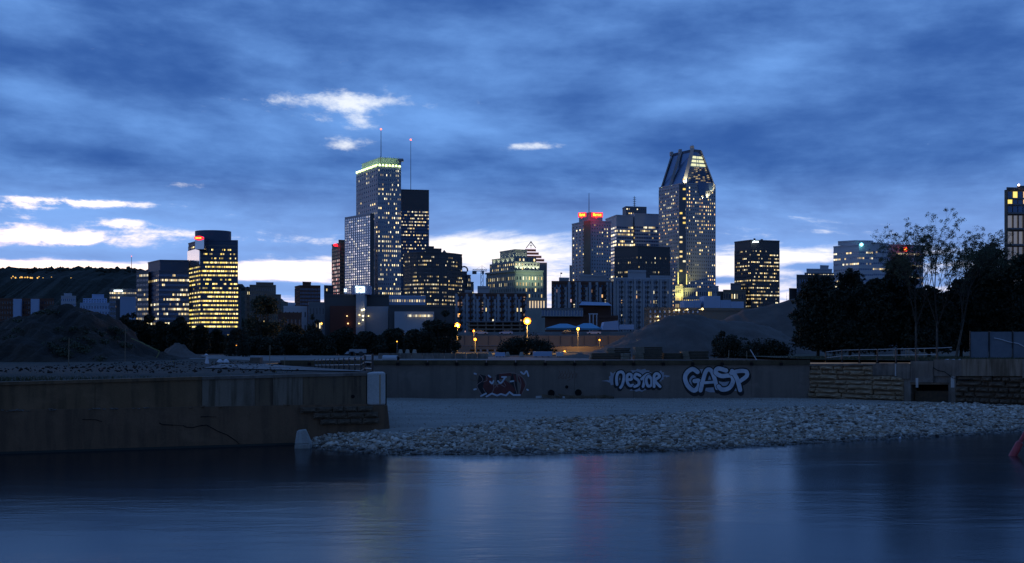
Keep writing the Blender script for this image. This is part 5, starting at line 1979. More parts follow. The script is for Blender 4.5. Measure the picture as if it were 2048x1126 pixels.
# debris below the culverts
rr = random.Random(8)
for i in range(26):
    px = rr.uniform(1062, 1222)
    m_ = MB()
    c_ = at(px, 796 + rr.uniform(-2, 2), FARY - 1)
    c_.z = ground_z(c_.x, c_.y) + .08
    a = rr.uniform(-.5, .5)
    L_, h_ = rr.uniform(.4, 1.4), rr.uniform(.12, .34)
    d_ = Vector((math.cos(a), rr.uniform(-.3, .3), math.sin(a) * .35)) * L_ * .5
    u_ = Vector((0, .16, 0))
    v_ = Vector((0, 0, h_))
    m_.hull([c_ - d_ - u_, c_ + d_ - u_, c_ + d_ + u_, c_ - d_ + u_], [c_ - d_ - u_ * .7 + v_, c_ + d_ * .9 - u_ * .7 + v_, c_ + d_ * .9 + u_ * .6 + v_, c_ - d_ + u_ * .7 + v_])
    o_ = m_.build('debris_slab', rr.choice((WM_CR, WM_STONED, WM_PALE, WM_BEAM)) if i % 4 == 0 else WM_STONED)
    tag(o_, 'broken slab or plank lying at the foot of the wall by the culverts', 'debris', 'debris below the culverts')

# ------------------------------------------------------------------ right-hand old wall
rw = thing('stone_wall', 'old stone and concrete wall with a dark square opening at the right', 'wall', (RW_A[0], RW_A[1], 0))


def on_rw(px):
    k = (px - 1024) / F
    yy = (110 + 31.07) / (1 + 1.0239 * k)
    return (k * yy, yy)


def zr(py, px): return Z(py, on_rw(px)[1])


nR = normal(RW_A, RW_B)
NRM[on_rw] = nR
rotR = math.atan2(RW_B[1] - RW_A[1], RW_B[0] - RW_A[0])


def rslab(px0, px1, y0, y1, off0, off1, name, mat, y0b=None, y1b=None):
    """slab on the right wall between columns; y0 top row, y1 bottom row; off: proud distances."""
    a, b_ = on_rw(px0), on_rw(px1)
    m_ = MB()
    za, zb = zr(y0, px0), zr(y0b or y0, px1)
    ya, yb_ = zr(y1, px0), zr(y1b or y1, px1)
    poly = [(a[0] + nR[0] * off1, a[1] + nR[1] * off1), (b_[0] + nR[0] * off1, b_[1] + nR[1] * off1), (b_[0] + nR[0] * off0, b_[1] + nR[1] * off0), (a[0] + nR[0] * off0, a[1] + nR[1] * off0)]
    m_.prism(poly, [ya, yb_, yb_, ya], [za, zb, zb, za])
    return m_.build(name, mat, rw)


rslab(1612, 1822, 729, 830, -1.2, -.15, 'core', WM_STONED, y0b=727)
rslab(1897, 2600, 722, 850, -1.2, -.25, 'core', WM_STONED)
rslab(1822, 1897, 724, 765, -1.2, -.12, 'core', WM_CR, y0b=722)
# opening
rslab(1780, 1960, 755, 830, -2.6, -2.2, 'opening_back', BLACK)
rslab(1826, 1893, 782, 812, -.5, -.44, 'shutter', pmat('rusted shutter', (.07, .04, .018), .8, col2=(.04, .026, .014), scale=3))
rslab(1808, 1822, 758, 812, -.2, .06, 'jamb', WM_CR)
rslab(1897, 1912, 750, 812, -.2, .02, 'jamb', WM_CR)
rslab(1821.5, 1897.5, 765, 769, -.3, .12, 'lintel', WM_STONED)
# cap slabs
for a, c in ((1618, 1655), (1655, 1700), (1700, 1752), (1752, 1810)):
    rslab(a + .4, c - .4, 725.5 + (1810 - a) * .012, 729 + (1810 - a) * .014, -.8, .15, 'coping', WM_CR)
rslab(1746, 1793, 729.5, 751, -.2, .1, 'concrete_patch', WM_CR)
rslab(1794, 1822, 727, 757.5, -.2, .2, 'concrete_patch', WM_CR)
rslab(1822.4, 1868, 722, 764.5, -.1, .16, 'concrete_patch', WM_CR)
rslab(1868.4, 1925, 719, 752, -.1, .10, 'concrete_patch', WM_CR)
rslab(1792, 1794.5, 728, 752, .05, .24, 'white_runoff', WM_PALE)
rslab(1833, 1838, 756, 775, .12, .165, 'white_runoff', WM_PALE)
rslab(1902, 1909, 752, 775, .0, .03, 'white_runoff', WM_PALE)
for a, c in ((1925.4, 1985), (1985.4, 2046), (2046.4, 2110), (2110.4, 2180), (2180.4, 2600)):
    rslab(a, c, 718, 752 + (4 if a > 2040 else 0), -.2, .18, 'concrete_panel', WM_UPP if a < 1990 else WM_CR)
crack(rw, [(1868, 735), (1878, 741), (1890, 743), (1897, 748), (1908, 756), (1920, 759), (1935, 759), (1946, 757), (1950, 764), (1948, 772)], on_rw, zr, .09, .19)
crack(rw, [(1868, 764), (1868, 750), (1867, 737)], on_rw, zr, .04, .165)
# courses of stone
for (pa, pb_, ytop, ybot, n, mt) in ((1619, 1746, 731, 798, 8, WM_STONE), (1746, 1808, 752, 804, 6, WM_STONE), (1912, 2230, 754, 822, 6, WM_STONED)):
    z1 = zr(ytop, (pa + pb_) / 2)
    z0 = .55
    zc = z1
    for r in range(n):
        hh = (z1 - z0) / n
        px = pa + rb.uniform(-6, 0)
        if px < pa: px = pa
        while px < pb_ - 3:
            w = min(rb.choice((rb.uniform(12, 24), rb.uniform(22, 52))), pb_ - px)
            if pb_ - px - w < 8: w = pb_ - px
            c_ = on_rw(px + w / 2)
            L_ = math.hypot(on_rw(px + w)[0] - on_rw(px)[0], on_rw(px + w)[1] - on_rw(px)[1])
            o_ = rb.uniform(-.22, .12) + r * .03
            stone(rw, (c_[0] + nR[0] * o_, c_[1] + nR[1] * o_, z1 - hh * (r + .5) + rb.uniform(-.03, .03)), (L_ * .985, .55, hh * rb.uniform(.86, 1.0)), rotR, mt, rb.randrange(7))
            px += w
# bright frost-white litter strip on the lawn edge
p = on_rw(1895)
m_ = MB()
for i in range(9):
    a = on_rw(1880 + i * 4)
    m_.lathe((a[0] - nR[0] * .8, a[1] - nR[1] * .8, 4.83), [(.25, 0), (.22, .07), (.08, .1 + .03 * (i % 3))], 7)
tag(m_.build('plastic_sheet', pmat('white sheet', (.6, .62, .66), .6)), 'crumpled white plastic sheet on the lip of the old wall', 'plastic sheet')

# right railing
t = thing('railing', 'black metal railing on top of the old stone wall', 'railing', (X(1780, 104), 104, 4.6))
prev = None
for i, px in enumerate((1652, 1684, 1719, 1755, 1792, 1832, 1874)):
    d_ = 111 - i * 1.7
    p = at(px, 0, d_)
    zb, ztp = 4.5, Z(700.5 - (px - 1652) * .022 + (3 if i == 0 else 0), d_)
    m_ = MB()
    m_.tube((p.x, d_, zb), (p.x, d_, ztp), .075, n=6)
    m_.box(p.x - .12, p.x + .12, d_ - .12, d_ + .12, zb, zb + .08)
    m_.build('post', RM, t)
    if prev:
        for h_ in (.03, .62):
            m_ = MB()
            m_.tube((prev[0], prev[1], prev[2] - h_), (p.x, d_, ztp - h_), .035, n=6)
            m_.build('rail', RAILM, t)
    prev = (p.x, d_, ztp)
m_ = MB()
m_.tube((prev[0], prev[1], prev[2] - .03), (prev[0] + 1.1, prev[1] - .7, prev[2] + .05), .035, n=6)
m_.build('rail', RAILM, t)
# thin wooden fence behind it
for i, (px, ya, yb_) in enumerate(((1685, 718, 707), (1788, 716, 702), (1818, 714, 696), (1831, 714, 697), (1836, 714, 697), (1849, 716, 697), (1812, 712, 700))):
    m_ = MB()
    p = at(px, ya, 118)
    m_.tube((p.x, 118, 4.6), (p.x, 118, Z(yb_, 118)), .07, .06, 6)
    tag(m_.build('wooden_stake', pmat('weathered wood', (.24, .18, .12), .9)), ('short weathered stake at the left end of the right railing', 'weathered stake near the middle of the right railing', 'tall pale stake left of the paired stakes', 'left stake of the close pair behind the railing', 'right stake of the close pair behind the railing', 'rightmost pale stake behind the railing', 'low stake just left of the tall pale one')[i], 'stake', 'stakes behind the right railing')
for (pa, pb_, ya) in ((1676, 1790, 708.5), (1812, 1849, 699.5)):
    pass
m_ = MB()
for i in range(12):
    a, c_ = rb.uniform(1655, 1690), rb.uniform(-.2, .4)
    p = at(a, 712, 113)
    m_.tube((p.x, 113, 4.6), (p.x + rb.uniform(-1, 1), 113 + rb.uniform(-.4, .4), 4.9 + rb.uniform(0, .5)), .035, n=5)
    m_.tube((p.x - .6, 113, 4.75 + c_ * .3), (p.x + .7, 113.3, 4.95 + c_ * .4), .03, n=5)
tag(m_.build('brush_pile', pmat('dry branches', (.20, .18, .15), .9)), 'small pile of dry branches left of the right railing', 'brush pile')

# white mesh fence at the far right
t = thing('banner_fence', 'grey blue cloth covered fence at the right edge of the park', 'fence', (X(2000, 116), 116, 4.83))
FM = pmat('grey fence cloth', (.17, .19, .22), .8, col2=(.13, .15, .18), scale=.8)
xs_ = [1939.5, 1978, 2025, 2075, 2130]
for a, c in zip(xs_, xs_[1:]):
    m_ = MB()
    m_.box(X(a, 116) + .06, X(c, 116) - .06, 116, 116.05, 4.9, Z(663.5, 116))
    m_.build('cloth_panel', FM, t)
for a in xs_:
    m_ = MB()
    m_.tube((X(a, 116), 115.9, 4.83), (X(a, 116), 115.9, Z(662, 116)), .06, n=6)
    m_.build('post', RM, t)
m_ = MB()
for a, c in (((1988, 676), (2003, 679)), ((2003, 679), (2018, 684)), ((2018, 684), (2036, 687)), ((2036, 687), (2052, 695)), ((2052, 695), (2075, 699))):
    m_.tube(at(*a, 115.94), at(*c, 115.94), .05, n=5)
m_.build('sagging_strip', W_WHITE, t)

# ------------------------------------------------------------------ gravel piles, mounds


def mound(name, label, cat, ridge, d, depth, mat, seed, kind=None, amp=.25, front=1.4, pw=.8, base=QZ):
    """ridge: silhouette as (px, py) list at distance d; falls to the ground in front and behind."""
    pxs_ = np.linspace(ridge[0][0], ridge[-1][0], 90)
    prof_ = np.interp(pxs_, [r[0] for r in ridge], [r[1] for r in ridge])
    rows_ = 34
    vs, fs = [], []
    for j in range(rows_ + 1):
        v = j / rows_ * 2 - 1          # -1 front .. 1 back
        yy = d + v * depth * (front if v < 0 else 1)
        for i, (px, py) in enumerate(zip(pxs_, prof_)):
            hgt = max(0, Z(py, d) - base)
            f = max(0, 1 - abs(v)) ** pw
            z_ = base - .15 + hgt * f
            n_ = mnoise.noise(Vector((X(px, d) * .35, yy * .35, seed))) + .5 * mnoise.noise(Vector((X(px, d) * 1.1, yy * 1.1, seed)))
            rill = mnoise.noise(Vector((X(px, d) * .9, yy * .12, seed + 4)))
            z_ += (n_ * amp + rill * amp * .9 + mnoise.noise(Vector((X(px, d) * 2.3, yy * 1.6, seed + 9))) * amp * .8 + mnoise.noise(Vector((X(px, d) * .22 + yy * .25, yy * .12, seed))) * amp * 1.6) * min(1, hgt * f)
            vs.append((X(px, d) + n_ * .2, yy, z_))
    W_ = 90
    for j in range(rows_):
        for i in range(W_ - 1):
            fs.append((j * W_ + i, j * W_ + i + 1, (j + 1) * W_ + i + 1, (j + 1) * W_ + i))
    me = bpy.data.meshes.new(name)
    org = Vector((X(ridge[len(ridge) // 2][0], d), d, base))
    me.from_pydata([tuple(Vector(v) - org) for v in vs], [], fs)
    me.polygons.foreach_set('use_smooth', [True] * len(fs))
    me.materials.append(mat)
    o = bpy.data.objects.new(name, me)
    o.location = org
    COL.objects.link(o)
    return tag(o, label, cat)


M_PILE = pmat('crushed gravel', (.082, .064, .054), .95, col2=(.12, .095, .08), scale=.25, stretch=(1, 1, .3), bump=.12, bscale=2.5)
M_EARTH = pmat('brown earth', (.030, .019, .010), .95, col2=(.010, .007, .004), scale=.35, bump=.3, bscale=1.6)
mound('gravel_pile', 'large grey gravel pile rising to the right before the city', 'gravel pile',
      [(1165, 708), (1215, 690), (1250, 672), (1300, 645), (1345, 626), (1400, 628), (1440, 640), (1500, 640), (1560, 660), (1640, 708)], 185, 12, M_PILE, 2)
mound('gravel_pile', 'rear gravel pile peaking beside the dark pines', 'gravel pile',
      [(1380, 706), (1440, 640), (1485, 622), (1530, 610), (1575, 598), (1610, 597), (1680, 618), (1760, 690), (1790, 708)], 205, 15, M_PILE, 9)
mound('gravel_heap', 'low grey heap left of the gravel pile by the concrete blocks', 'gravel pile', [(1115, 716), (1135, 709), (1155, 704), (1175, 707), (1205, 716)], 150, 3, M_PILE, 5)
mound('earth_mound', 'big dark brown earth mound with scrub at the far left', 'earth mound',
      [(-120, 700), (-60, 668), (0, 650), (50, 632), (95, 614), (130, 607), (165, 610), (200, 620), (225, 634), (250, 655), (270, 676), (300, 700), (340, 716)], 132, 13, M_EARTH, 12, amp=.5)
mound('small_heap', 'small grey heap between the earth mound and the conifers', 'gravel pile', [(318, 710), (335, 694), (350, 685), (365, 688), (385, 702), (408, 712)], 150, 4, M_PILE, 3)

# rubble and weeds on the left quay
rr = np.random.default_rng(4)
n = 900
xx = rr.uniform(-40, -14, n)
yy = rr.uniform(70, 118, n)
ok = (yy > 63 + (xx + 29.9) * .37 + 1.2) & (xx < -14 - (yy - 73) * .33)
pts = np.stack([xx, yy, np.full(n, QZ + .02)], 1)[ok]
stones('rubble', pts, rr.uniform(.03, .13, len(pts)), M_EARTH, seed=14, label='loose earth clods and rubble strewn on the left quay', cat='rubble', kind='stuff')


def grass(name, label, region, n, h, seed, zb, mat):
    rg = np.random.default_rng(seed)
    out = []
    P_ = []
    while len(P_) < n:
        a, c = rg.uniform(region[0], region[1]), rg.uniform(region[2], region[3])
        if region[4](a, c): P_.append((a, c))
    P_ = np.array(P_)
    a = rg.uniform(0, 6.28, n)
    hh = rg.uniform(.4, 1.0, n) * h
    w = .035
    dx, dy = np.cos(a) * w, np.sin(a) * w
    lx, ly = rg.normal(0, .3, n) * hh, rg.normal(0, .3, n) * hh
    z_ = np.full(n, 0.0) + zb
    V = np.stack([np.stack([P_[:, 0] - dx, P_[:, 1] - dy, z_], 1), np.stack([P_[:, 0] + dx, P_[:, 1] + dy, z_], 1), np.stack([P_[:, 0] + lx, P_[:, 1] + ly, z_ + hh], 1)], 1)
    return np_obj(name, V.reshape(-1, 3), 3, mat, label=label, cat='grass', kind='stuff')


GM = pmat('grass blade', (.035, .05, .018), .8, col2=(.10, .085, .045), scale=.5)
grass('grass', 'short dark grass and weeds along the edge of the pier', (-45, -9, 60, 96, lambda a, c: c > 63 + (a + 29.9) * .3704 + .9 and c < 63 + (a + 29.9) * .3704 + 14 and a < -18), 16000, .28, 31, 4.15, GM)
grass('grass', 'short grass on the park lawn above the old wall', (31, 62, 97, 125, lambda a, c: c > 112 - (a - 30.35) * 1.024 + 1), 12000, .25, 32, 4.83, GM)

# ------------------------------------------------------------------ blocks, planks, clutter on the far quay
t = None


def plank_stack(label, px0, px1, ytop, ybot, d, rows, seed, frac=.38):
    t = thing('timber_stack', label, 'timber stack', (X((px0 + px1) / 2, d), d, QZ), 'stacked timber baulks on the quay')
    rg = random.Random(seed)
    z0, z1 = QZ + .02, Z(ytop, d)
    z0 = max(QZ + .02, Z(ybot, d))
    hh = (z1 - z0) / rows
    xm = X(px0 + (px1 - px0) * frac, d)
    for r in range(rows):
        for k, (a, c) in enumerate(((X(px0, d), xm), (xm, X(px1, d)))):
            m_ = MB()
            j = rg.uniform(-.08, .08)
            m_.box(a + .02 + j, c - .02 + j, d + (0 if k == 0 else .25), d + 2.6, z0 + r * hh + .02, z0 + (r + 1) * hh - .02)
            m_.build('plank', W_TIMA if k == 0 else W_TIMB, t)
    return t


W_TIMA = pmat('pale end timber', (.20, .17, .12), .9, col2=(.15, .125, .09), scale=2)
W_TIMB = pmat('dark side timber', (.07, .055, .035), .9, col2=(.05, .04, .026), scale=2)
plank_stack('low timber stack at the left end of the quay stacks', 1181, 1250, 706, 719, 128, 3, 1, .05)
plank_stack('timber stack with pale end, upper left one', 1214, 1261, 696, 706.5, 130, 3, 2, .33)
plank_stack('short pale timber block stack between two dark gaps', 1245, 1262, 707, 719, 126, 2, 3, .9)
plank_stack('tallest timber stack with pale planked end', 1270, 1326, 693.5, 719, 127, 6, 4, .33)
plank_stack('long low dark timber stack right of the tallest', 1327, 1366, 706, 719, 128, 2, 5, .03)
plank_stack('timber stack with a pale left end, rightmost', 1366, 1418, 702, 719, 128, 3, 6, .25)


def blk(px, ytop, ybot, d, w, label, group='pale concrete cones on the quay', mat=None):
    """truncated pyramid block with a lifting slot"""
    c_ = at(px, 0, d)
    zb, zt = max(QZ, Z(ybot, d)), Z(ytop, d)
    w_ = w * d / F / 2
    m_ = MB()
    m_.hull([(c_.x - w_, d - w_, zb), (c_.x + w_, d - w_, zb), (c_.x + w_, d + w_, zb), (c_.x - w_, d + w_, zb)],
            [(c_.x - w_ * .55, d - w_ * .6, zt), (c_.x + w_ * .55, d - w_ * .6, zt), (c_.x + w_ * .55, d + w_ * .6, zt), (c_.x - w_ * .55, d + w_ * .6, zt)])
    o = m_.build('concrete_block', mat or WM_PALE)
    md = o.modifiers.new('round', 'BEVEL'); md.width = .06; md.segments = 2
    return tag(o, label, 'concrete block', group)


WM_BLK = wallmat('weathered block concrete', (.36, .33, .28), (.28, .25, .21), (.42, .39, .34))
for px, lab in ((801, 'pale tapered concrete block, left one of the three by the hedge'), (815, 'pale tapered concrete block, middle one of the three by the hedge'), (829, 'pale tapered concrete block, right one of the three by the hedge')):
    blk(px, 699, 710, 165, 10, lab, mat=WM_BLK)
for px, lab in ((980, 'pale tapered block in front of the open shed bays'), (1015, 'pale tapered block beside the round bush'), (1043, 'small pale tapered block under the round bush')):
    blk(px, 704, 713, 160, 10, lab, mat=WM_BLK)
# row of road barriers
ORD = ['first', 'second', 'third', 'fourth', 'fifth', 'sixth', 'seventh', 'eighth', 'ninth', 'last']
for i in range(10):
    px = 757 + i * 22
    m_ = MB()
    a, c = X(px, 140), X(px + 21, 140)
    m_.hull([(a, 139.7, QZ), (c, 139.7, QZ), (c, 140.3, QZ), (a, 140.3, QZ)], [(a, 139.9, QZ + .75), (c, 139.9, QZ + .75), (c, 140.1, QZ + .75), (a, 140.1, QZ + .75)])
    tag(m_.build('road_barrier', WM_CR), ORD[i] + ' concrete barrier from the left in the row behind the quay kerb', 'barrier', 'barriers behind the quay kerb')
# white trailer, containers and so on
t = thing('flatbed_trailer', 'white trailer parked before the hedge behind the railing', 'trailer', (X(712, 175), 175, QZ))
m_ = MB()
m_.box(X(698, 175), X(729, 175), 175, 177.4, Z(706, 175), Z(698.5, 175))
m_.build('box', pmat('dusty white paint', (.30, .31, .33), .6), t)
m_ = MB()
m_.hull([(X(689, 175), 175, Z(708, 175)), (X(698, 175), 175, Z(708, 175)), (X(698, 175), 177, Z(708, 175)), (X(689, 175), 177, Z(708, 175))], [(X(694, 175), 175.2, Z(703, 175)), (X(698, 175), 175.2, Z(703, 175)), (X(698, 175), 176.8, Z(703, 175)), (X(694, 175), 176.8, Z(703, 175))])
m_.build('hood', MATS['dusty white paint'], t)
for px in (702, 706, 722):
    m_ = MB()
    m_.tube((X(px, 175), 174.9, QZ + .38), (X(px, 175), 175.2, QZ + .38), .38, n=14)
    m_.build('wheel', RM, t)
m_ = MB()
p = at(785, 722, 118)
m_.tube((p.x - 1.0, 118, QZ + .35), (p.x + .6, 117.4, QZ + .35), .33, n=14)
o = m_.build('white_pipe', pmat('dull white plastic', (.42, .44, .46), .5), None)
m2 = MB()
m2.tube((p.x + .6, 117.39, QZ + .35), (p.x + .62, 117.36, QZ + .35), .25, n=14)
o2 = m2.build('bore', BLACK, None)
o2.parent = o
tag(o, 'short white pipe lying open end towards the water on the quay', 'pipe')
for k, (px, ya, yb_, w, mt, lab) in enumerate(((1000, 705, 713, 20, W_BOX, 'low pale blue pallet load in front of the round bush'), (1085, 703, 714, 38, W_BOX, 'wide pale blue covered load below the round bush'),
                                               (1120, 704, 712, 14, W_WHITE, 'small white covered load beside the low grey heap'))):
    d_ = 158
    m_ = MB()
    m_.box(X(px - w / 2, d_), X(px + w / 2, d_), d_, d_ + 1.5, QZ + .15, Z(ya, d_))
    t = thing('covered_load', lab, 'pallet load', (X(px, d_), d_, QZ))
    m_.build('cover', mt, t)
    m_ = MB()
    for j in range(3):
        xx = X(px - w / 2 + w * (j + .5) / 3, d_)
        m_.box(xx - .08, xx + .08, d_, d_ + 1.5, QZ, QZ + .15)
    m_.build('skid', W_TIMB, t)
# thin posts, cones
PW = pmat('weathered wood', (.24, .18, .12), .9)
for px, yt_, d_, lab, r_ in ((539, 690, 95, 'thin reddish stake standing alone on the left quay', .04), (137, 676, 90, 'thin stake in front of the earth mound', .04), (250, 655, 116, 'slim pole on the right shoulder of the earth mound', .04),
                             (1457, 700, 124, 'short post right of the timber stacks', .05), (1493, 702, 124, 'short post below the dark bush', .05), (569, 714, 100, 'short stake left of the descending railing', .04)):
    m_ = MB()
    m_.tube((X(px, d_), d_, QZ - .1), (X(px, d_) + .05, d_, Z(yt_, d_)), r_, r_ * .8, 6)
    tag(m_.build('stake', PW), lab, 'stake')
m_ = MB()
m_.tube((X(1514, 124), 124, QZ), (X(1502, 124), 124.4, Z(699, 124)), .05, n=6)
tag(m_.build('leaning_pole', W_WHITE), 'white pole leaning before the dark bush on the quay', 'pole')
t = thing('marker_cone', 'slim white cone shaped marker on the left quay by the conifers', 'marker', (X(413, 105), 105, QZ))
m_ = MB()
m_.lathe((X(414, 105), 105, QZ), [(.22, 0), (.14, .35), (.08, .75)], 10)
m_.build('cone', W_WHITE, t)
m_ = MB()
m_.lathe((X(412.5, 105), 105, QZ + .75), [(.16, 0), (.20, .08), (.06, .2)], 8)
m_.build('cap', W_WHITE, t)
for px, lab_ in ((440, 'small white bag on the quay, nearer the white marker cone'), (452, 'small white bag on the quay, nearer the conifers')):
    m_ = MB()
    m_.lathe((X(px, 112), 112, QZ), [(.35, 0), (.25, .2), (.08, .34)], 7)
    tag(m_.build('paint_bucket', W_WHITE), lab_, 'bag', 'white bags near the conifers')
m_ = MB()
prev = None
for (px, py) in ((262, 676), (285, 686), (305, 696), (319, 702), (316, 710), (313, 715)):
    p = at(px, py, 100)
    if prev: m_.tube(prev, p, .035, n=5)
    prev = p
tag(m_.build('barrier_tape', pmat('yellow green tape', (.25, .27, .10), .7)), 'yellowish tape strung down the right flank of the earth mound', 'tape')
m_ = MB()
m_.box(X(500, 108), X(520, 108), 108, 109.2, QZ, QZ + .55)
o = m_.build('stone_block', WM_CR)
tag(o, 'grey squared block lying on the left quay road', 'block')

# block at the pier foot, at the waterline
t = thing('mooring_block', 'pale chipped tapered concrete block at the waterline by the pier', 'concrete block', (X(607, 66.2), 66.2, 0))
m_ = MB()
c0 = X(606, 66.2)
m_.hull([(c0 - .45, 65.7, -.5), (c0 + .5, 65.7, -.5), (c0 + .5, 66.7, -.5), (c0 - .45, 66.7, -.5)], [(c0 - .42, 65.7, .25), (c0 + .52, 65.75, .3), (c0 + .5, 66.6, .3), (c0 - .42, 66.6, .25)])
m_.hull([(c0 - .42, 65.7, .251), (c0 + .50, 65.75, .301), (c0 + .5, 66.6, .301), (c0 - .42, 66.6, .251)], [(c0 - .33, 65.9, 1.05), (c0 + .17, 65.9, 1.12), (c0 + .15, 66.45, 1.14), (c0 - .33, 66.45, 1.08)])
o = m_.build('block', wallmat('chipped pale concrete', (.40, .39, .35), (.33, .31, .28), (.24, .21, .17), bump=.08), t)
md = o.modifiers.new('round', 'BEVEL'); md.width = .05; md.segments = 2
# red spar buoy
t = thing('spar_buoy', 'red leaning spar buoy with thick float at the right edge', 'buoy', (X(2028, 61.5), 61.5, 0))
RED = pmat('faded red plastic', (.42, .045, .05), .45, col2=(.30, .03, .035), scale=3)
A_, B_ = Vector((X(2024, 61.5), 61.5, -.1)), Vector((X(2048, 61.5) + .25, 61.6, 1.55))
m_ = MB()
d_ = (B_ - A_).normalized()
m_.tube(A_ - d_ * .5, A_ + d_ * .95, .23, .2, 16)
m_.tube(A_ + d_ * .95, A_ + d_ * 1.02, .2, .12, 16)
m_.build('float', RED, t, smooth=False)
m_ = MB()
m_.tube(A_ + d_ * 1.02, A_ + d_ * 2.8, .115, .10, 12)
m_.build('spar', RED, t)
# litter on the shore
for (px, py), lab_ in (((1800, 867), 'white litter scrap on the right part of the stony shore'), ((940, 906), 'left one of two white litter scraps at the water edge'), ((1016, 907), 'right one of two white litter scraps at the water edge')):
    d_ = 5.9 * F / (py - HY)
    xx = X(px, d_)
    m_ = MB()
    m_.lathe((xx, d_, ground_z(xx, d_) + .15), [(.05, 0), (.09, .08), (.03, .18)], 7)
    tag(m_.build('litter', pmat('white sheet', (.6, .62, .66), .6)), lab_, 'litter', 'litter on the shore')


# ------------------------------------------------------------------ vegetation
def leaves(name, blobs, n, size, mat, parent, seed, up=0.0, gap=.35, aspect=.6):
    """blobs: (x,y,z,rx,ry,rz). Leaf-sized quads scattered through the blobs' shells, with gaps."""
    rg = np.random.default_rng(seed)
    B_ = np.array(blobs, float)
    vol_ = (B_[:, 3] * B_[:, 4] * B_[:, 5]) ** (2 / 3)
    idx = rg.choice(len(B_), n, p=vol_ / vol_.sum())
    d_ = rg.normal(size=(n, 3))
    d_ /= np.linalg.norm(d_, axis=1)[:, None]
    r_ = rg.random(n) ** .45
    C_ = B_[idx, :3] + d_ * r_[:, None] * B_[idx, 3:6]
    # clumping: drop leaves where a coarse hash noise is low
    key = np.floor(C_ / (size * 4.5)).astype(int)
    hsh = ((key[:, 0] * 73856093) ^ (key[:, 1] * 19349663) ^ (key[:, 2] * 83492791)) % 1000 / 1000
    C_ = C_[hsh > gap]
    n = len(C_)
    a = rg.normal(size=(n, 3)); a /= np.linalg.norm(a, axis=1)[:, None]
    b_ = rg.normal(size=(n, 3)); b_[:, 2] += up
    b_ -= (a * b_).sum(1)[:, None] * a
    b_ /= np.linalg.norm(b_, axis=1)[:, None]
    s = size * rg.uniform(.6, 1.4, n)[:, None]
    a, b_ = a * s * .5, b_ * s * .5 * aspect
    V = np.stack([C_ - a, C_ + b_, C_ + a, C_ - b_], 1).reshape(-1, 3)
    return np_obj(name, V, 4, mat, parent)


LF_PINE = island_mat('pine needles', [(.012, .018, .010), (.020, .028, .014), (.030, .040, .020), (.016, .022, .012)], .8)
LF_DK = island_mat('dark leaves', [(.020, .024, .013), (.035, .038, .020), (.048, .050, .028), (.026, .030, .016)], .8)
LF_MID = island_mat('mid leaves', [(.035, .045, .020), (.055, .065, .032), (.075, .08, .045), (.045, .05, .028)], .8)
LF_YNG = island_mat('young leaves', [(.05, .065, .03), (.08, .09, .045), (.06, .07, .04), (.10, .10, .055)], .8)
BARK = pmat('bark', (.045, .036, .027), .95, col2=(.03, .024, .018), scale=4)
BARKP = pmat('pale bark', (.11, .095, .08), .95, col2=(.06, .05, .04), scale=4)


def pine(px, ytop, wpx, d, label, seed, base=4.6, n=22000, kind='pine'):
    rg = random.Random(seed)
    xc, zt = X(px, d), Z(ytop, d)
    H_ = zt - base
    Rr = wpx * d / F / 2
    t = thing('pine_tree', label, 'tree', (xc, d, base), 'dark pines above the old wall')
    m_ = MB()
    top = Vector((xc + rg.uniform(-.3, .3), d, base + H_ * .93))
    m_.tube((xc, d, base - .1), (xc + .1, d, base + H_ * .5), .22, .15, 8)
    m_.tube((xc + .1, d, base + H_ * .5), top, .15, .04, 7)
    m_.build('trunk', BARK, t)
    blobs, lm = [], MB()
    nb_ = 42
    for i in range(nb_):
        f = (i + .5) / nb_
        z_ = base + H_ * (.14 + .84 * f)
        prof_ = math.sin(math.pi * min(1, (f * .86 + .14)) ** .8) ** .6
        r_ = Rr * prof_ * rg.uniform(.45, 1.05)
        a = i * 2.4 + rg.uniform(-.4, .4)
        bx, by = xc + r_ * .72 * math.cos(a), d + r_ * .72 * math.sin(a)
        s_ = Rr * rg.uniform(.30, .50) * (1.15 - .45 * f)
        blobs.append((bx, by, z_ + r_ * .12, s_ * 1.25, s_ * 1.25, s_ * .62))
        lm.tube((xc, d, z_ - .5), (bx, by, z_), .07, .02, 4)
        for q_ in range(3): blobs.append((xc + r_ * math.cos(a + rg.uniform(-.5, .5)) * rg.uniform(1.0, 1.25), d + r_ * math.sin(a) * 1.1, z_ + r_ * .2 + rg.uniform(-.3, .7), s_ * .34, s_ * .34, s_ * .30))
    blobs.append((top.x, top.y, top.z + .1, .5, .5, .9))
    blobs.append((top.x + rg.uniform(-.9, .9), top.y, top.z - .5, .6, .6, .9))
    for k in range(7):
        blobs.append((xc + rg.uniform(-.5, .5) * Rr, d + rg.uniform(-.3, .3) * Rr, base + H_ * (.2 + .1 * k), Rr * (.85 - .09 * k), Rr * (.85 - .09 * k), H_ * .13))
    lm.build('limb', BARK, t, kind='stuff')
    leaves('crown', blobs, n, .42, LF_PINE, t, seed, up=.8, gap=.06, aspect=.45)
    return t


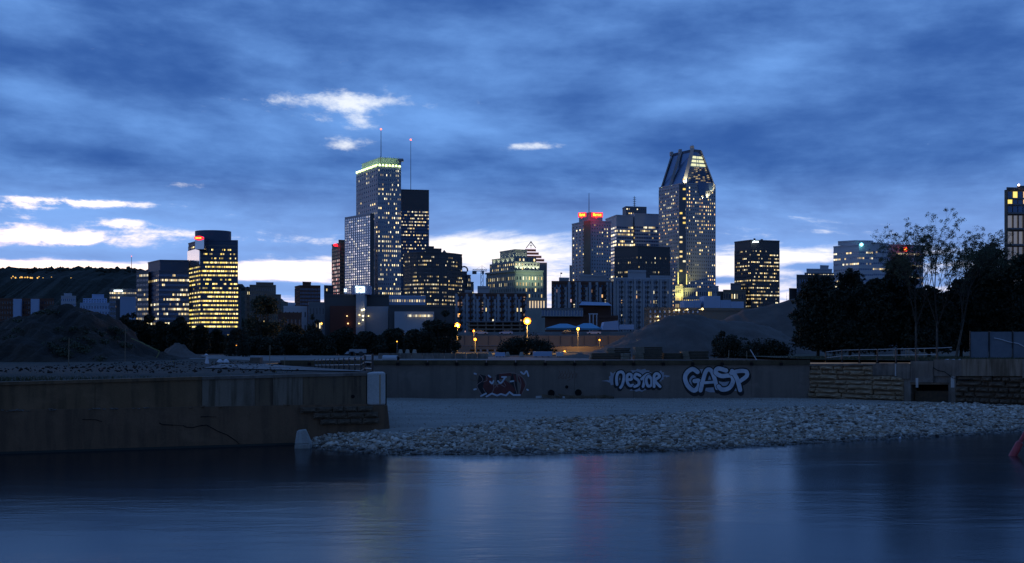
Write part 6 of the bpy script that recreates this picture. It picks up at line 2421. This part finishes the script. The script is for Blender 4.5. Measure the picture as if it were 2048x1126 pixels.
pines = [(1636, 558, 112, 141, 'leftmost dark pine, bordering the gravel pile'), (1700, 546, 112, 138, 'second dark pine from the gravel pile with a twin tip'), (1752, 562, 96, 136, 'lower dark pine between the twin tipped and the pointed pine'),
         (1798, 515, 104, 139, 'pointed dark pine in front of the white office tower'), (1858, 578, 110, 134, 'low dark pine under the bare tree'), (1922, 562, 110, 137, 'dark pine right of the bare tree trunk'),
         (1985, 487, 108, 136, 'tallest dark pine left of the edge tower'), (2045, 512, 104, 134, 'dark pine in front of the edge tower'), (1668, 585, 100, 146, 'rear dark pine behind the leftmost one'), (1955, 540, 110, 146, 'rear dark pine beside the tallest pine'),
         (2100, 500, 90, 138, 'dark pine just outside the right edge')]
for i, (px, yt_, w, d_, lab) in enumerate(pines):
    pine(px, yt_, w, d_, lab, 40 + i)


def bare_tree(px, ytop, d, label, seed, base=4.8, spread=1.0, leaf=3000, hh=None, lean=0.0):
    rg = random.Random(seed)
    t = thing('young_leafed_tree', label, 'tree', (X(px, d), d, base), 'thin trees with young leaves')
    H_ = Z(ytop, d) - base
    m_, tips = MB(), []
    trunk = MB()

    def grow(p, dr, L, r, depth):
        q = p + dr * L
        (trunk if depth == 0 else m_).tube(p, q, r, r * .68, 8 if depth == 0 else (6 if depth < 2 else (4 if depth < 4 else 3)))
        if depth >= 6:
            tips.append(q); return
        if depth >= 3: tips.append(p.lerp(q, .6))
        nk = 3 if depth < 4 else 2
        for k in range(nk):
            a = rg.uniform(0, 6.28)
            tilt = (.16 if k == 0 else rg.uniform(.32, .62)) * spread
            side = Vector((math.cos(a), math.sin(a), 0))
            nd = (dr + side * tilt + Vector((lean * .1, 0, .07))).normalized()
            grow(p.lerp(q, rg.uniform(.62, 1.0) if k else 1.0), nd, L * rg.uniform(.66, .86), r * (.66 if k == 0 else .5), depth + 1)
    grow(Vector((X(px, d), d, base - .1)), Vector((lean * .1, 0, 1)).normalized(), H_ * .27, .17, 0)
    zmax = max(q.z for q in tips)
    k_ = H_ / (zmax - base)
    for b_ in (m_, trunk): b_.v = [(v[0], v[1], base + (v[2] - base) * k_) for v in b_.v]
    trunk.build('trunk', BARKP, t)
    m_.build('limb', BARK, t, kind='stuff')
    blobs = [(q.x, q.y, base + (q.z - base) * k_, .30, .30, .26) for q in tips]
    leaves('crown', blobs, int(leaf * 1.5), .13, LF_YNG, t, seed, gap=.1, aspect=.6)
    return t


bare_tree(1874, 424, 127, 'tallest sparse tree with young leaves above the pines', 5, spread=1.15, leaf=15000)
bare_tree(1832, 447, 130, 'slender nearly bare tree left of the tallest sparse tree', 8, spread=.85, leaf=4500)
bare_tree(1912, 450, 129, 'wide sparse tree leaning right of the tallest one', 11, spread=1.2, leaf=12000, lean=2.2)


def bush(px0, px1, ytop, ybot, d, label, seed, mat=LF_DK, n=6000, size=.28, group=None, name='bush', base=QZ, gap=.25, cat='bush', lobes=14, dep=1.0):
    rg = random.Random(seed)
    x0, x1 = X(px0, d), X(px1, d)
    zt = Z(ytop, d)
    H_ = zt - base
    xc, w = (x0 + x1) / 2, (x1 - x0) / 2
    t = thing(name, label, cat, (xc, d, base), group)
    blobs, lm = [], MB()
    for i in range(lobes):
        f = rg.uniform(-1, 1)
        hh = H_ * math.sqrt(max(0, 1 - f * f * .8)) * rg.uniform(.55, 1)
        s_ = min(w, H_) * rg.uniform(.28, .42)
        bx, by = xc + f * w * .78, d + rg.uniform(-.6, .6) * w * .5 * dep
        zz = base + max(s_ * .6, hh - s_ * .8)
        blobs.append((bx, by, zz, s_ * 1.2, s_ * 1.2, s_ * .9))
        lm.tube((xc + f * w * .25, d, base - .05), (bx, by, zz), .09, .02, 5)
    for q_ in (-.6, 0, .6): blobs.append((xc + q_ * w, d, base + H_ * .34, w * .48, w * .4 * dep, H_ * .40))
    lm.build('stem', BARK, t, kind='stuff')
    leaves('foliage', blobs, n, size, mat, t, seed, gap=gap)
    return t


hedge = [(482, 560, 664, 'leftmost hedge shrub, beside the conifers'), (545, 612, 657, 'second shrub from the left in the long hedge'), (600, 668, 656, 'third shrub of the long hedge, behind the trailer gap'), (655, 722, 652, 'hedge shrub behind the white trailer'),
         (708, 770, 656, 'hedge shrub below the brick base of the arena'), (758, 822, 655, 'hedge shrub behind the three tapered blocks'), (808, 872, 650, 'hedge shrub left of the taller end tree')]
for i, (a, c, y_, lab) in enumerate(hedge):
    bush(a, c, y_, 715, 190 + (i % 2) * 3, lab, 60 + i, n=20000, size=.42, group='shrubs of the long hedge', name='hedge_shrub', cat='shrub', gap=.03, lobes=22)
bush(862, 917, 616, 715, 188, 'taller dark tree at the right end of the hedge', 70, n=12000, size=.34, name='leafy_tree', cat='tree', gap=.15, lobes=22)
bush(835, 890, 632, 715, 192, 'round topped shrub tree between hedge and end tree', 71, n=9000, size=.34, name='leafy_tree', cat='tree', gap=.15, lobes=18)
bush(999, 1104, 664, 716, 200, 'large round bush under the brightest lamp', 72, n=14000, size=.32, gap=.18, lobes=26)
bush(1432, 1500, 662, 712, 150, 'dark bush with a pointed left tip before the gravel pile', 73, n=7000, size=.26, gap=.2)
bush(1480, 1588, 672, 714, 148, 'wide dark bush below the rear gravel pile', 74, n=10000, size=.26, gap=.18, lobes=20)
bush(1424, 1456, 652, 690, 152, 'small pointed shrub on the left of the wide bush', 75, n=2500, size=.24, gap=.3)
bush(488, 572, 588, 700, 240, 'large rounded tree in front of the stepped residence', 76, mat=LF_MID, n=16000, size=.42, name='leafy_tree', cat='tree', gap=.2, lobes=30)
bush(612, 640, 622, 672, 380, 'small round tree beside the small grey house', 77, n=3500, size=.5, name='leafy_tree', cat='tree')
for i, (a, c, y_, d_, lab) in enumerate(((236, 284, 622, 215, 'dark tree right of the earth mound summit'), (272, 318, 628, 222, 'dark tree below the banded office, left part'), (306, 346, 634, 218, 'dark tree below the middle of the banded office'), (336, 386, 628, 214, 'dark tree at the left foot of the yellow tower'),
                                         (378, 420, 648, 216, 'low dark tree under the yellow tower'), (412, 452, 652, 220, 'low dark tree before the yellow tower, right part'), (560, 612, 640, 235, 'dark tree before the brick house left of the arena'), (446, 490, 655, 222, 'low dark tree behind the conifers'))):
    bush(a, c, y_, 712, d_, lab, 80 + i, mat=LF_PINE if i < 5 else LF_DK, n=14000, size=.5, name='leafy_tree', cat='tree', group='dark trees before the offices', gap=.05, lobes=20, base=4.2)


def conifer(px, ytop, wpx, d, label, seed):
    rg = random.Random(seed)
    t = thing('conifer', label, 'tree', (X(px, d), d, QZ), 'conifers by the hedge')
    H_ = Z(ytop, d) - QZ
    R_ = wpx * d / F / 2
    m_ = MB()
    m_.tube((X(px, d), d, QZ), (X(px, d), d, QZ + H_ * .97), .16, .02, 7)
    m_.build('trunk', BARK, t)
    blobs = []
    for i in range(34):
        f = i / 33
        r_ = R_ * (1 - f) * rg.uniform(.7, 1.1)
        a = i * 2.4
        blobs.append((X(px, d) + r_ * .6 * math.cos(a), d + r_ * .6 * math.sin(a), QZ + H_ * (.06 + .9 * f), r_ * .55 + .12, r_ * .55 + .12, .22 + .2 * (1 - f)))
    leaves('crown', blobs, 4500, .26, LF_PINE, t, seed, up=-.5, gap=.1, aspect=.35)


conifer(486, 636, 36, 165, 'pointed conifer at the left end of the hedge', 1)
conifer(462, 662, 30, 172, 'shorter conifer left of the pointed one', 2)
conifer(517, 640, 26, 200, 'slim conifer behind the hedge left end', 3)
conifer(1573, 582, 8, 700, 'tiny distant conifer against the bright gap in the sky', 4)
# weeds on the earth mound
rgn = np.random.default_rng(77)
blobs = []
for i in range(60):
    px = rgn.uniform(-60, 300)
    v = rgn.uniform(-.9, -.1)
    ridge_y = np.interp(px, [-120, 0, 130, 200, 250, 300, 340], [700, 650, 607, 620, 655, 700, 716])
    hgt = max(0, Z(ridge_y, 132) - QZ) * (1 - abs(v)) ** .8
    blobs.append((X(px, 132), 132 + v * 13 * 1.4, QZ + hgt, .9, .6, .35))
o = leaves('weeds', blobs, 9000, .22, LF_MID, None, 78, gap=.1)
tag(o, 'ragged weeds growing over the flanks of the earth mound', 'weeds', kind='stuff')
